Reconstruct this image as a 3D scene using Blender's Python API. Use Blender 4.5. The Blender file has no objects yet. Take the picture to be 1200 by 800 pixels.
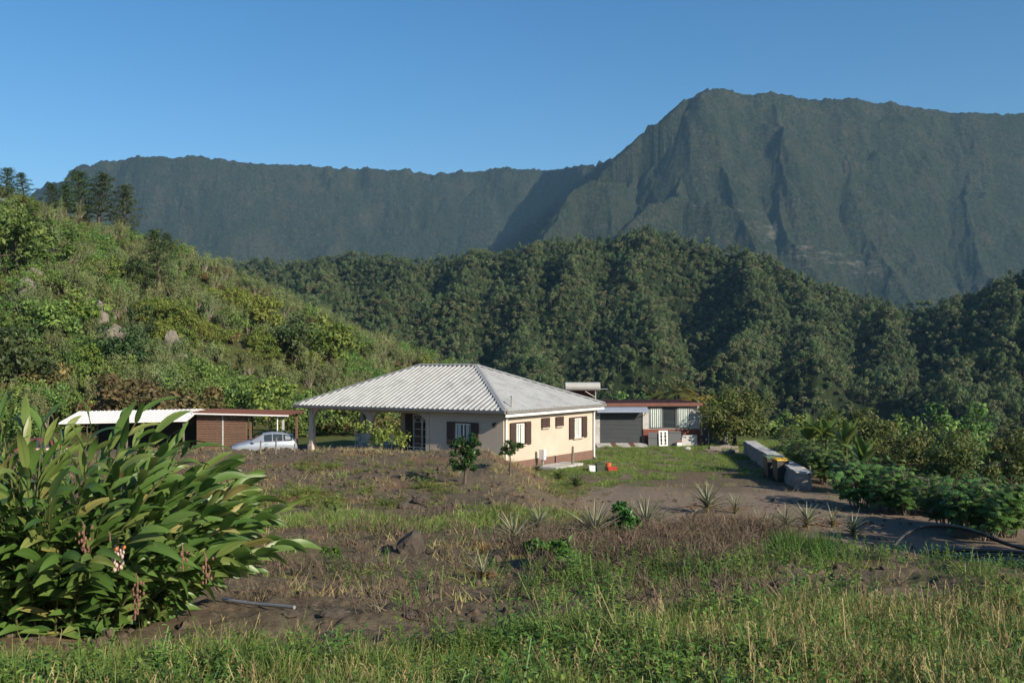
import bpy, math, random
import numpy as np
from mathutils import Vector, Matrix

R = math.radians
scene = bpy.context.scene
COL = scene.collection
rng = np.random.default_rng(11)
random.seed(5)
F = 1166.7            # focal length in photograph pixels (35 mm on a 36 mm sensor, 1200 px)
HROW = 420.0          # horizon row


def px2w(px, row, d):
    return np.array([(px - 600.0) / F * d, d, (HROW - row) / F * d])


# ------------------------------------------------------------------ noise
def _hash(ix, iy, seed):
    h = (ix.astype(np.int64) * 374761393 + iy.astype(np.int64) * 668265263 + seed * 1442695041) & 0xFFFFFFFF
    h = ((h ^ (h >> 13)) * 1274126177) & 0xFFFFFFFF
    return ((h ^ (h >> 16)) & 0xFFFF) / 65535.0


def vnoise(x, y, seed=0):
    x = np.asarray(x, float); y = np.asarray(y, float)
    ix = np.floor(x); iy = np.floor(y)
    fx = x - ix; fy = y - iy
    fx = fx * fx * fx * (fx * (fx * 6 - 15) + 10); fy = fy * fy * fy * (fy * (fy * 6 - 15) + 10)
    a = _hash(ix, iy, seed); b = _hash(ix + 1, iy, seed)
    c = _hash(ix, iy + 1, seed); d = _hash(ix + 1, iy + 1, seed)
    return (a + (b - a) * fx) * (1 - fy) + (c + (d - c) * fx) * fy


def fbm(x, y, octv=4, seed=0, gain=.5):
    s = 0; a = 1.0; t = 0
    for o in range(octv):
        s = s + a * vnoise(x * 2 ** o + 17.3 * o, y * 2 ** o - 9.1 * o, seed + o)
        t += a; a *= gain
    return s / t


def ridged(x, y, octv=3, seed=0):
    s = 0; a = 1.0; t = 0
    for o in range(octv):
        n = 1 - np.abs(2 * vnoise(x * 2 ** o + 5.7 * o, y * 2 ** o + 3.3 * o, seed + o) - 1)
        s = s + a * n * n; t += a; a *= .5
    return s / t


def sstep(a, b, x):
    t = np.clip((x - a) / (b - a), 0, 1)
    return t * t * (3 - 2 * t)


# ------------------------------------------------------------------ mesh builder
class MB:
    def __init__(s):
        s.v = []; s.n = 0; s.fl = []; s.ft = []; s.tint = []; s.mi = []; s.ac = []

    def add(s, V, faces, tint=.5, mi=0, across=None):
        V = np.asarray(V, float).reshape(-1, 3)
        s.v.append(V)
        if isinstance(faces, np.ndarray):
            k = faces.shape[1]; nf = len(faces)
            s.fl.append((faces + s.n).ravel()); s.ft.append(np.full(nf, k))
        else:
            nf = len(faces)
            s.fl.append(np.array([i + s.n for f in faces for i in f], dtype=int)); s.ft.append(np.array([len(f) for f in faces]))
        s.tint.append(np.broadcast_to(np.asarray(tint, float), (nf,)).copy())
        s.mi.append(np.full(nf, mi))
        s.ac.append(np.zeros(len(V)) if across is None else np.asarray(across, float).ravel())
        s.n += len(V)
        return s

    def xform(s, M):
        M = np.array(M)
        for i, V in enumerate(s.v):
            s.v[i] = V @ M[:3, :3].T + M[:3, 3]
        return s

    def merge(s, o, M=None, tint=0):
        M = np.eye(4) if M is None else np.array(M)
        for V, ac in zip(o.v, o.ac):
            s.v.append(V @ M[:3, :3].T + M[:3, 3]); s.ac.append(ac)
        for fl in o.fl: s.fl.append(fl + s.n)
        s.ft += o.ft; s.mi += o.mi
        s.tint += [t + tint for t in o.tint]
        s.n += o.n
        return s

    def mesh(s, name, mats, smooth=False):
        me = bpy.data.meshes.new(name)
        V = np.concatenate(s.v); fl = np.concatenate(s.fl); ft = np.concatenate(s.ft)
        me.vertices.add(len(V)); me.vertices.foreach_set('co', V.ravel())
        me.loops.add(len(fl)); me.loops.foreach_set('vertex_index', fl.astype(np.int32))
        me.polygons.add(len(ft))
        st = np.concatenate([[0], np.cumsum(ft)[:-1]])
        me.polygons.foreach_set('loop_start', st.astype(np.int32))
        for m in (mats if isinstance(mats, (list, tuple)) else [mats]): me.materials.append(m)
        me.polygons.foreach_set('material_index', np.concatenate(s.mi).astype(np.int32))
        me.polygons.foreach_set('use_smooth', np.full(len(ft), bool(smooth)))
        a = me.attributes.new('tint', 'FLOAT', 'FACE'); a.data.foreach_set('value', np.concatenate(s.tint).astype(np.float32))
        a = me.attributes.new('across', 'FLOAT', 'POINT'); a.data.foreach_set('value', np.concatenate(s.ac).astype(np.float32))
        me.update(calc_edges=True)
        me.validate()
        return me

    def build(s, name, mats, parent=None, smooth=False, loc=None):
        o = bpy.data.objects.new(name, s.mesh(name, mats, smooth))
        COL.objects.link(o)
        if parent is not None: o.parent = parent
        if loc is not None: o.location = loc
        return o

    # shapes
    def box(s, x0, x1, y0, y1, z0, z1, **k):
        V = [(x0, y0, z0), (x1, y0, z0), (x1, y1, z0), (x0, y1, z0), (x0, y0, z1), (x1, y0, z1), (x1, y1, z1), (x0, y1, z1)]
        return s.add(V, np.array([(0, 3, 2, 1), (4, 5, 6, 7), (0, 1, 5, 4), (1, 2, 6, 5), (2, 3, 7, 6), (3, 0, 4, 7)]), **k)

    def bbox(s, x0, x1, y0, y1, z0, z1, b=.01, **k):
        """box with bevelled edges"""
        V = []; idx = {}
        for i, x in enumerate((x0, x1)):
            for j, y in enumerate((y0, y1)):
                for l, z in enumerate((z0, z1)):
                    sx, sy, sz = 1 - 2 * i, 1 - 2 * j, 1 - 2 * l
                    for a in range(3):
                        idx[(i, j, l, a)] = len(V)
                        V.append((x + (b * sx if a != 0 else 0), y + (b * sy if a != 1 else 0), z + (b * sz if a != 2 else 0)))
        I = lambda *q: idx[q]
        Fc = []
        for i in (0, 1): Fc.append([I(i, 0, 0, 0), I(i, 1, 0, 0), I(i, 1, 1, 0), I(i, 0, 1, 0)][::(1 if i else -1)])
        for j in (0, 1): Fc.append([I(0, j, 0, 1), I(1, j, 0, 1), I(1, j, 1, 1), I(0, j, 1, 1)][::(-1 if j else 1)])
        for l in (0, 1): Fc.append([I(0, 0, l, 2), I(1, 0, l, 2), I(1, 1, l, 2), I(0, 1, l, 2)][::(1 if l else -1)])
        for j in (0, 1):
            for l in (0, 1): Fc.append([I(0, j, l, 1), I(1, j, l, 1), I(1, j, l, 2), I(0, j, l, 2)])
        for i in (0, 1):
            for l in (0, 1): Fc.append([I(i, 0, l, 0), I(i, 1, l, 0), I(i, 1, l, 2), I(i, 0, l, 2)])
        for i in (0, 1):
            for j in (0, 1): Fc.append([I(i, j, 0, 0), I(i, j, 1, 0), I(i, j, 1, 1), I(i, j, 0, 1)])
        for i in (0, 1):
            for j in (0, 1):
                for l in (0, 1): Fc.append([I(i, j, l, 0), I(i, j, l, 1), I(i, j, l, 2)])
        return s.add(V, Fc, **k)

    def tube(s, pts, rad, n=8, cap=True, **k):
        P = np.asarray(pts, float); m = len(P)
        rad = np.broadcast_to(np.asarray(rad, float), (m,))
        T = np.gradient(P, axis=0) if m > 2 else np.repeat((P[1] - P[0])[None], 2, 0)
        T /= np.linalg.norm(T, axis=1)[:, None] + 1e-12
        ref = np.array([0, 0, 1.0]) if abs(T[0, 2]) < .9 else np.array([1.0, 0, 0])
        rings = []
        for i in range(m):
            u = np.cross(T[i], ref); u /= np.linalg.norm(u) + 1e-12
            w = np.cross(u, T[i]); ref = w
            a = np.arange(n) * 2 * math.pi / n
            rings.append(P[i] + rad[i] * (np.cos(a)[:, None] * u + np.sin(a)[:, None] * w))
        V = np.concatenate(rings)
        Fc = []
        for i in range(m - 1):
            for j in range(n):
                Fc.append((i * n + j, i * n + (j + 1) % n, (i + 1) * n + (j + 1) % n, (i + 1) * n + j))
        if cap:
            Fc.append(tuple(range(n))); Fc.append(tuple((m - 1) * n + j for j in range(n))[::-1])
        return s.add(V, Fc, **k)

    def prism(s, poly, axis, a0, a1, **k):
        """extrude a 2-D polygon along an axis; axis 0: poly=(y,z), 1: (x,z), 2: (x,y)"""
        V = []
        for a in (a0, a1):
            for p, q in poly:
                V.append((a, p, q) if axis == 0 else (p, a, q) if axis == 1 else (p, q, a))
        n = len(poly)
        Fc = [tuple(range(n))[::-1], tuple(range(n, 2 * n))] + [(i, (i + 1) % n, n + (i + 1) % n, n + i) for i in range(n)]
        return s.add(V, Fc, **k)

    def sphere(s, c, r, n=8, m=6, **k):
        r = np.broadcast_to(np.asarray(r, float), (3,))
        V = []; Fc = []
        for i in range(m + 1):
            th = math.pi * i / m
            for j in range(n):
                ph = 2 * math.pi * j / n
                V.append((c[0] + r[0] * math.sin(th) * math.cos(ph), c[1] + r[1] * math.sin(th) * math.sin(ph), c[2] + r[2] * math.cos(th)))
        for i in range(m):
            for j in range(n):
                Fc.append((i * n + j, (i + 1) * n + j, (i + 1) * n + (j + 1) % n, i * n + (j + 1) % n))
        return s.add(V, Fc, **k)


def nrm(v):
    return v / (np.linalg.norm(v, axis=-1, keepdims=True) + 1e-12)


def cards(mb, C, N, L, W, tint, g=rng, D=None):
    """rhombic leaves: centres C, normals N, lengths L, widths W"""
    n = len(C)
    N = nrm(N)
    if D is None: D = g.normal(size=(n, 3))
    D = nrm(D - N * (D * N).sum(1)[:, None])
    S = np.cross(N, D)
    L = np.broadcast_to(L, (n,))[:, None]; W = np.broadcast_to(W, (n,))[:, None]
    V = np.stack([C - D * L / 2, C + S * W / 2 - N * W * .12, C + D * L / 2, C - S * W / 2 - N * W * .12], 1).reshape(-1, 3)
    Fq = np.arange(4 * n).reshape(n, 4)
    mb.add(V, Fq, tint=tint)
    return mb


# ------------------------------------------------------------------ things
def tag(o, label=None, cat=None, group=None, kind=None):
    if label: o['label'] = label
    if cat: o['category'] = cat
    if group: o['group'] = group
    if kind: o['kind'] = kind
    return o


def thing(name, label, cat, loc=(0, 0, 0), rz=0, group=None):
    o = bpy.data.objects.new(name, None); COL.objects.link(o)
    o.empty_display_size = .2
    o.location = tuple(float(c) for c in loc); o.rotation_euler = (0, 0, rz)
    return tag(o, label, cat, group)


KIDS = {}


def copy_tree(o, parent=None):
    c = o.copy(); COL.objects.link(c)
    if parent is not None: c.parent = parent
    for ch in list(o.children):
        copy_tree(ch, c)
    return c


# ------------------------------------------------------------------ materials
def newmat(name):
    m = bpy.data.materials.new(name); m.use_nodes = True
    nt = m.node_tree
    return m, nt, nt.nodes['Principled BSDF'], nt.nodes['Material Output']


def nd(nt, t, **k):
    n = nt.nodes.new(t)
    for a, b in k.items(): setattr(n, a, b)
    return n


def ramp(nt, stops):
    r = nd(nt, 'ShaderNodeValToRGB'); e = r.color_ramp.elements
    while len(e) < len(stops): e.new(.5)
    for i, (p, c) in enumerate(stops):
        e[i].position = p; e[i].color = tuple(c) + (1,) if len(c) == 3 else c
    return r


def noise(nt, scale, detail=4, rough=.55, coord='Object', vec=None, dist=0):
    tc = nd(nt, 'ShaderNodeTexCoord') if vec is None else None
    n = nd(nt, 'ShaderNodeTexNoise'); n.inputs['Scale'].default_value = scale
    n.inputs['Detail'].default_value = detail; n.inputs['Roughness'].default_value = rough; n.inputs['Distortion'].default_value = dist
    nt.links.new(tc.outputs[coord] if vec is None else vec, n.inputs['Vector'])
    return n


def mixc(nt, fac, a, b, blend='MIX'):
    m = nd(nt, 'ShaderNodeMix', data_type='RGBA', blend_type=blend)
    for s, v in ((0, fac), (6, a), (7, b)):
        if hasattr(v, 'links') or hasattr(v, 'is_linked'): nt.links.new(v, m.inputs[s])
        else: m.inputs[s].default_value = v if not isinstance(v, (tuple, list)) else (tuple(v) + (1,) if len(v) == 3 else tuple(v))
    return m.outputs[2]


def math_(nt, op, a, b=None, clamp=False):
    m = nd(nt, 'ShaderNodeMath', operation=op, use_clamp=clamp)
    for i, v in enumerate((a, b)):
        if v is None: continue
        if hasattr(v, 'is_linked'): nt.links.new(v, m.inputs[i])
        else: m.inputs[i].default_value = v
    return m.outputs[0]


def attr(nt, name):
    a = nd(nt, 'ShaderNodeAttribute'); a.attribute_name = name
    return a


def foliage(name, cols, trans=.3, rough=.55, var=.25, spec=.3, midrib=None):
    m, nt, b, out = newmat(name)
    t = attr(nt, 'tint')
    oi = nd(nt, 'ShaderNodeObjectInfo')
    r = ramp(nt, [(i / (len(cols) - 1), c) for i, c in enumerate(cols)])
    nt.links.new(t.outputs['Fac'], r.inputs[0])
    hs = nd(nt, 'ShaderNodeHueSaturation')
    nt.links.new(r.outputs[0], hs.inputs['Color'])
    nt.links.new(math_(nt, 'ADD', math_(nt, 'MULTIPLY', oi.outputs['Random'], var * 2), 1 - var), hs.inputs['Value'])
    rr = math_(nt, 'FRACT', math_(nt, 'MULTIPLY', oi.outputs['Random'], 17.0))
    nt.links.new(math_(nt, 'ADD', math_(nt, 'MULTIPLY', rr, .05), .475), hs.inputs['Hue'])
    col = hs.outputs[0]
    if midrib:
        ac = attr(nt, 'across')
        f = math_(nt, 'SUBTRACT', 1.0, math_(nt, 'MULTIPLY', math_(nt, 'ABSOLUTE', math_(nt, 'SUBTRACT', ac.outputs['Fac'], .5)), 9.0), True)
        w = math_(nt, 'MULTIPLY', math_(nt, 'ADD', math_(nt, 'SINE', math_(nt, 'MULTIPLY', ac.outputs['Fac'], 90.0)), 1.0), .12)
        col = mixc(nt, math_(nt, 'MULTIPLY', f, .8), col, midrib)
        col = mixc(nt, w, col, midrib)
    nt.links.new(col, b.inputs['Base Color'])
    b.inputs['Roughness'].default_value = rough
    b.inputs['Specular IOR Level'].default_value = spec
    tr = nd(nt, 'ShaderNodeBsdfTranslucent')
    nt.links.new(mixc(nt, .5, col, (.25, .32, .05), 'MIX') if trans > .35 else col, tr.inputs['Color'])
    mx = nd(nt, 'ShaderNodeMixShader'); mx.inputs[0].default_value = trans
    nt.links.new(b.outputs[0], mx.inputs[1]); nt.links.new(tr.outputs[0], mx.inputs[2])
    nt.links.new(mx.outputs[0], out.inputs['Surface'])
    return m


def surf(name, c1, c2=None, scale=3., rough=.7, bump=0., bscale=None, metal=0., spec=.4, stain=None, stain_scale=.7):
    m, nt, b, out = newmat(name)
    n = noise(nt, scale, 6, .6)
    c2 = c2 or tuple(c * .75 for c in c1)
    r = ramp(nt, [(.3, c1), (.7, c2)])
    nt.links.new(n.outputs['Fac'], r.inputs[0])
    col = r.outputs[0]
    if stain:
        n2 = noise(nt, stain_scale, 5, .65, dist=.6)
        f = ramp(nt, [(.5, (0, 0, 0)), (.72, (1, 1, 1))]); nt.links.new(n2.outputs['Fac'], f.inputs[0])
        col = mixc(nt, f.outputs[0], col, stain)
    nt.links.new(col, b.inputs['Base Color'])
    b.inputs['Roughness'].default_value = rough; b.inputs['Metallic'].default_value = metal
    b.inputs['Specular IOR Level'].default_value = spec
    if bump:
        n3 = noise(nt, bscale or scale * 4, 5, .6)
        bp = nd(nt, 'ShaderNodeBump'); bp.inputs['Strength'].default_value = bump; bp.inputs['Distance'].default_value = .02
        nt.links.new(n3.outputs['Fac'], bp.inputs['Height']); nt.links.new(bp.outputs[0], b.inputs['Normal'])
    return m


def glassy(name, c, rough=.05, spec=.8):
    m, nt, b, out = newmat(name)
    n = noise(nt, 2, 2)
    nt.links.new(mixc(nt, n.outputs['Fac'], c, tuple(x * .6 for x in c)), b.inputs['Base Color'])
    b.inputs['Roughness'].default_value = rough; b.inputs['Specular IOR Level'].default_value = spec
    return m


# ------------------------------------------------------------------ scatter as geometry-node instances (for stuff)
def scatter(name, protos, P, idx, rot, scl):
    """P points, idx proto index, rot (n,3) euler, scl (n,3)"""
    n = len(P)
    me = bpy.data.meshes.new(name)
    me.vertices.add(n); me.vertices.foreach_set('co', np.asarray(P, np.float32).ravel())
    a = me.attributes.new('inst', 'INT', 'POINT'); a.data.foreach_set('value', np.asarray(idx, np.int32))
    a = me.attributes.new('rot', 'FLOAT_VECTOR', 'POINT'); a.data.foreach_set('vector', np.asarray(rot, np.float32).ravel())
    a = me.attributes.new('scl', 'FLOAT_VECTOR', 'POINT'); a.data.foreach_set('vector', np.asarray(scl, np.float32).ravel())
    o = bpy.data.objects.new(name, me); COL.objects.link(o)
    c = bpy.data.collections.new(name + '_kinds')
    for i, pm in enumerate(protos):
        po = bpy.data.objects.new('%s_kind_%02d' % (name, i), pm); c.objects.link(po)
    ng = bpy.data.node_groups.new(name + '_scatter', 'GeometryNodeTree')
    ng.interface.new_socket('Geometry', in_out='INPUT', socket_type='NodeSocketGeometry')
    ng.interface.new_socket('Geometry', in_out='OUTPUT', socket_type='NodeSocketGeometry')
    gi = ng.nodes.new('NodeGroupInput'); go = ng.nodes.new('NodeGroupOutput')
    ci = ng.nodes.new('GeometryNodeCollectionInfo'); ci.inputs['Collection'].default_value = c
    ci.inputs['Separate Children'].default_value = True; ci.inputs['Reset Children'].default_value = True
    ip = ng.nodes.new('GeometryNodeInstanceOnPoints'); ip.inputs['Pick Instance'].default_value = True

    def na(nm, t):
        x = ng.nodes.new('GeometryNodeInputNamedAttribute'); x.data_type = t; x.inputs['Name'].default_value = nm
        return x.outputs['Attribute']
    ng.links.new(gi.outputs[0], ip.inputs['Points']); ng.links.new(ci.outputs[0], ip.inputs['Instance'])
    ng.links.new(na('inst', 'INT'), ip.inputs['Instance Index'])
    e2r = ng.nodes.new('FunctionNodeEulerToRotation'); ng.links.new(na('rot', 'FLOAT_VECTOR'), e2r.inputs[0])
    ng.links.new(e2r.outputs[0], ip.inputs['Rotation'])
    ng.links.new(na('scl', 'FLOAT_VECTOR'), ip.inputs['Scale'])
    ng.links.new(ip.outputs[0], go.inputs[0])
    md = o.modifiers.new('scatter', 'NODES'); md.node_group = ng
    tag(o, kind='stuff')
    return o
# ------------------------------------------------------------------ sky, sun, camera
EL = R(25.0)
SUN = np.array([.725, -.69, 0]); SUN /= np.linalg.norm(SUN)
SUN = np.array([SUN[0] * math.cos(EL), SUN[1] * math.cos(EL), math.sin(EL)])
w = bpy.data.worlds.new('World'); scene.world = w; w.use_nodes = True
wn = w.node_tree
sky = wn.nodes.new('ShaderNodeTexSky'); sky.sky_type = 'NISHITA'; sky.sun_disc = False
sky.sun_elevation = EL; sky.sun_rotation = math.atan2(SUN[0], SUN[1])
sky.altitude = 600; sky.air_density = 1.0; sky.dust_density = 1.0; sky.ozone_density = 2.2
hsv = wn.nodes.new('ShaderNodeHueSaturation'); hsv.inputs['Saturation'].default_value = 1.33
wn.links.new(sky.outputs[0], hsv.inputs['Color']); wn.links.new(hsv.outputs[0], wn.nodes['Background'].inputs[0])
wn.nodes['Background'].inputs[1].default_value = .089
sl = bpy.data.lights.new('sun', 'SUN'); sl.energy = 5.0; sl.angle = R(.53); sl.color = (1, .88, .71)
so = bpy.data.objects.new('sun', sl); COL.objects.link(so)
so.rotation_euler = Vector(SUN).to_track_quat('Z', 'Y').to_euler(); so.location = (60, -40, 60)
cd = bpy.data.cameras.new('camera'); cam = bpy.data.objects.new('camera', cd); COL.objects.link(cam)
cd.lens = 35; cd.sensor_width = 36; cd.clip_end = 20000; cd.clip_start = .1
cd.shift_y = 20 / 1200
cam.location = (0, 0, 0); cam.rotation_euler = (R(90), 0, 0)
scene.camera = cam
scene.view_settings.view_transform = 'Standard'; scene.view_settings.look = 'None'
scene.view_settings.exposure = .6; scene.view_settings.gamma = 1
scene.cycles.max_bounces = 6; scene.cycles.diffuse_bounces = 3; scene.cycles.glossy_bounces = 3
scene.cycles.transmission_bounces = 4; scene.cycles.transparent_max_bounces = 8; scene.cycles.volume_bounces = 0
scene.cycles.use_denoising = True

YARD = -5.75


def ip(x, xs, ys): return np.interp(x, xs, ys)


def Hbase(x, y):
    x = np.asarray(x, float); y = np.asarray(y, float)
    d = np.maximum(y, -40)
    top = ip(d, [-40, 0, 7, 12, 19, 22, 30, 36, 40, 44, 49, 56, 75], [-.6, -1.62, -2.28, -2.75, -3.4, -3.66, -3.82, -3.62, -3.72, -4.15, -5.0, -5.85, -5.95])
    yard = ip(d, [-40, 20, 30, 70, 75], [-4.6, -5.0, -5.72, -5.76, -5.8])
    # edge where the terrace/foreground falls to the yard
    xt = ip(y, [18, 22, 31, 42, 50], [.2, .3, -.6, -1.9, -1.4])
    xb = ip(y, [18, 22, 35, 41, 46, 50], [4.5, 4.3, 3.9, 3.4, 2.6, 1.7])
    sx = sstep(0, 1, (x - xt) / (xb - xt))
    yc = ip(x, [0, 4.6, 5.6, 6.6, 8, 20], [20.6, 20.6, 17.0, 13.2, 11.4, 11.6])
    sy = sstep(0, 1, (y - yc) / 7.0)
    sy = np.where(x < 0, np.maximum(sy, sstep(45, 51, y)), sy)
    m = sx * sy
    far = sstep(47, 52, y)
    m = np.maximum(m, far)
    yardl = yard + np.where(x < -12, -.25 * sstep(-12, -20, x), 0)
    h = top * (1 - m) + yardl * m
    # rise of ground outside the frame at right front
    # falls away beyond yard: right side and back
    rx = ip(y, [12, 25, 40, 60, 75], [17, 17, 17.0, 17, 17])
    h = h - .32 * np.maximum(0, x - rx - 1.5) * sstep(8, 24, y) * sstep(0, 6, x - rx - 1.5)
    h = h - .36 * np.maximum(0, y - 73) * sstep(73, 90, y) * sstep(-12, 3, x)
    r = np.hypot(x, y)
    h = np.maximum(h, -30 - .03 * np.maximum(0, r - 120)) if True else h
    h = np.maximum(h, -58)
    return h


def H(x, y):
    h = Hbase(x, y)
    x = np.asarray(x, float); y = np.asarray(y, float)
    rough = ip(y, [0, 44, 47, 80], [1, 1, .35, .3]) * np.where((y > 27) & (x > 1.5), .35, 1)
    h = h + (fbm(x * .5, y * .5, 3, 3) - .5) * .28 * rough + (fbm(x * 2.2, y * 2.2, 3, 9) - .5) * .12 * rough
    h = h + (ridged(x * 6, y * 6, 2, 21) - .4) * .05 * rough
    return h


def polar(az0, az1, rr, hfun, extra=None):
    A = np.asarray(az0); 
    a, r = np.meshgrid(A, rr)
    x = np.sin(a) * r; y = np.cos(a) * r
    z = hfun(x, y)
    V = np.stack([x, y, z], -1).reshape(-1, 3)
    na, nr = len(A), len(rr)
    i, j = np.meshgrid(np.arange(na - 1), np.arange(nr - 1))
    b = (j * na + i).ravel()
    return V, np.stack([b, b + 1, b + na + 1, b + na], 1)


def setattr_pt(me, name, vals):
    a = me.attributes.new(name, 'FLOAT', 'POINT'); a.data.foreach_set('value', np.asarray(vals, np.float32).ravel())


# ground cover masks (what grows where), shared by material and scatter
def cover(x, y):
    x = np.asarray(x, float); y = np.asarray(y, float)
    n1 = fbm(x * .35, y * .35, 4, 31); n2 = fbm(x * 1.1, y * 1.1, 3, 37)
    left_t = (x < ip(y, [18, 22, 35, 41, 50], [3.2, 2.2, 2.0, .6, -1]))
    # grass strip path along the near edge of mound
    strip = np.exp(-((y - (22.6 + .25 * x + .6 * np.sin(x))) / 1.5) ** 2) * sstep(-8, -5, x) * sstep(4.5, 1, x)
    g_mound = -.06 + .3 * sstep(.5, .62, n1) + .25 * sstep(.54, .7, n2)
    g_fore = .02 + .5 * sstep(.5, .66, n1) + .2 * sstep(.52, .65, n2)
    lawn = sstep(52, 57, y) * sstep(8.9, 9.8, x + .3 * (n1 - .5) * 8) 
    sand = sstep(46, 42, y - 6 * (n1 - .5)) * sstep(2.0, 3.6, x) + .6 * sstep(.55, .66, n1) * sstep(30, 40, y)
    g_yard = np.clip(1.0 * sstep(41, 50, y + 14 * (n1 - .5) + 6 * (n2 - .5)) - .75 * sstep(.47, .66, n2) - .35 * sstep(.5, .62, fbm(x * .22, y * .5, 3, 33)), 0, 1)
    yardm = (~left_t) & (y > 27)
    near = .55 * sstep(8.6, 7.2, y + 3 * (n1 - .5))
    g = np.where(yardm, g_yard, np.maximum(np.where(y > 23.5, g_mound, g_fore * .8), strip))
    g = np.maximum(g, near)
    g = np.where(y > 66, .9, g)
    s = np.where(yardm, np.clip(sand, 0, 1), 0)
    red = np.clip(sstep(.5, .7, fbm(x * .5 + 9, y * .5, 3, 41)) * np.where(left_t & (y > 23), 1, .25), 0, 1)
    return np.clip(g, 0, 1), np.clip(s, 0, 1), red


def ground_material():
    m, nt, b, out = newmat('soil_and_grass')
    L = nt.links
    n1 = noise(nt, 1.3, 6, .65); n2 = noise(nt, 9, 6, .7); n3 = noise(nt, 40, 4, .7)
    soil = ramp(nt, [(.3, (.070, .055, .037)), (.55, (.138, .112, .076)), (.75, (.215, .165, .115))]); L.new(n2.outputs['Fac'], soil.inputs[0])
    redc = ramp(nt, [(.3, (.12, .068, .040)), (.7, (.235, .130, .078))]); L.new(n2.outputs['Fac'], redc.inputs[0])
    sand = ramp(nt, [(.3, (.15, .118, .088)), (.7, (.25, .20, .15))]); L.new(n2.outputs['Fac'], sand.inputs[0])
    gr = ramp(nt, [(.25, (.045, .060, .018)), (.5, (.085, .105, .032)), (.75, (.15, .14, .06))]); L.new(n2.outputs['Fac'], gr.inputs[0])
    c = mixc(nt, math_(nt, 'MULTIPLY', attr(nt, 'red').outputs['Fac'], .8), soil.outputs[0], redc.outputs[0])
    c = mixc(nt, attr(nt, 'sand').outputs['Fac'], c, sand.outputs[0])
    gf = math_(nt, 'ADD', attr(nt, 'grass').outputs['Fac'], math_(nt, 'MULTIPLY', math_(nt, 'SUBTRACT', n1.outputs['Fac'], .5), .9))
    gf = math_(nt, 'ADD', gf, math_(nt, 'MULTIPLY', math_(nt, 'SUBTRACT', n3.outputs['Fac'], .5), .8))
    gm = ramp(nt, [(.42, (0, 0, 0)), (.62, (1, 1, 1))]); L.new(gf, gm.inputs[0])
    c = mixc(nt, gm.outputs[0], c, gr.outputs[0])
    L.new(c, b.inputs['Base Color']); b.inputs['Roughness'].default_value = .95; b.inputs['Specular IOR Level'].default_value = .1
    bp = nd(nt, 'ShaderNodeBump'); bp.inputs['Strength'].default_value = .8; bp.inputs['Distance'].default_value = .06
    L.new(math_(nt, 'ADD', n2.outputs['Fac'], math_(nt, 'MULTIPLY', n3.outputs['Fac'], .5)), bp.inputs['Height']); L.new(bp.outputs[0], b.inputs['Normal'])
    return m


GM = ground_material()
azs = np.concatenate([np.arange(-180, -62, 4), np.arange(-62, -33, .6), np.arange(-33, 33, .16), np.arange(33, 62, .6), np.arange(62, 181, 4)])
rr = np.concatenate([np.geomspace(.6, 130, 430), np.geomspace(136, 4500, 40)])
V, Fq = polar(R(1) * azs, None, rr, H)
gmb = MB().add(V, Fq)
ground = gmb.build('ground', GM, smooth=True)
ground['kind'] = 'structure'
g_, s_, r_ = cover(V[:, 0], V[:, 1])
for nm, vv in (('grass', g_), ('sand', s_), ('red', r_)): setattr_pt(ground.data, nm, vv)


# ------------------------------------------------------------------ big terrain from ridge lines
def ridge_height(x, y, ridges, base):
    """ridges: list of (points Nx3, slope_left, slope_right, curve)"""
    h = np.full(x.shape, float(base))
    for P, sl_, sr_, curve in ridges:
        P = np.asarray(P)
        for a, b in zip(P[:-1], P[1:]):
            dx, dy = b[0] - a[0], b[1] - a[1]
            L2 = dx * dx + dy * dy
            t = np.clip(((x - a[0]) * dx + (y - a[1]) * dy) / L2, 0, 1)
            qx = x - a[0] - t * dx; qy = y - a[1] - t * dy
            dist = np.hypot(qx, qy)
            side = qx * dy - qy * dx          # >0: right of the direction of travel
            s = np.where(side > 0, sr_, sl_)
            z = a[2] + t * (b[2] - a[2])
            h = np.maximum(h, z - s * dist ** curve)
    return h


def P3(*pts): return np.array([px2w(*p) for p in pts])


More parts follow.
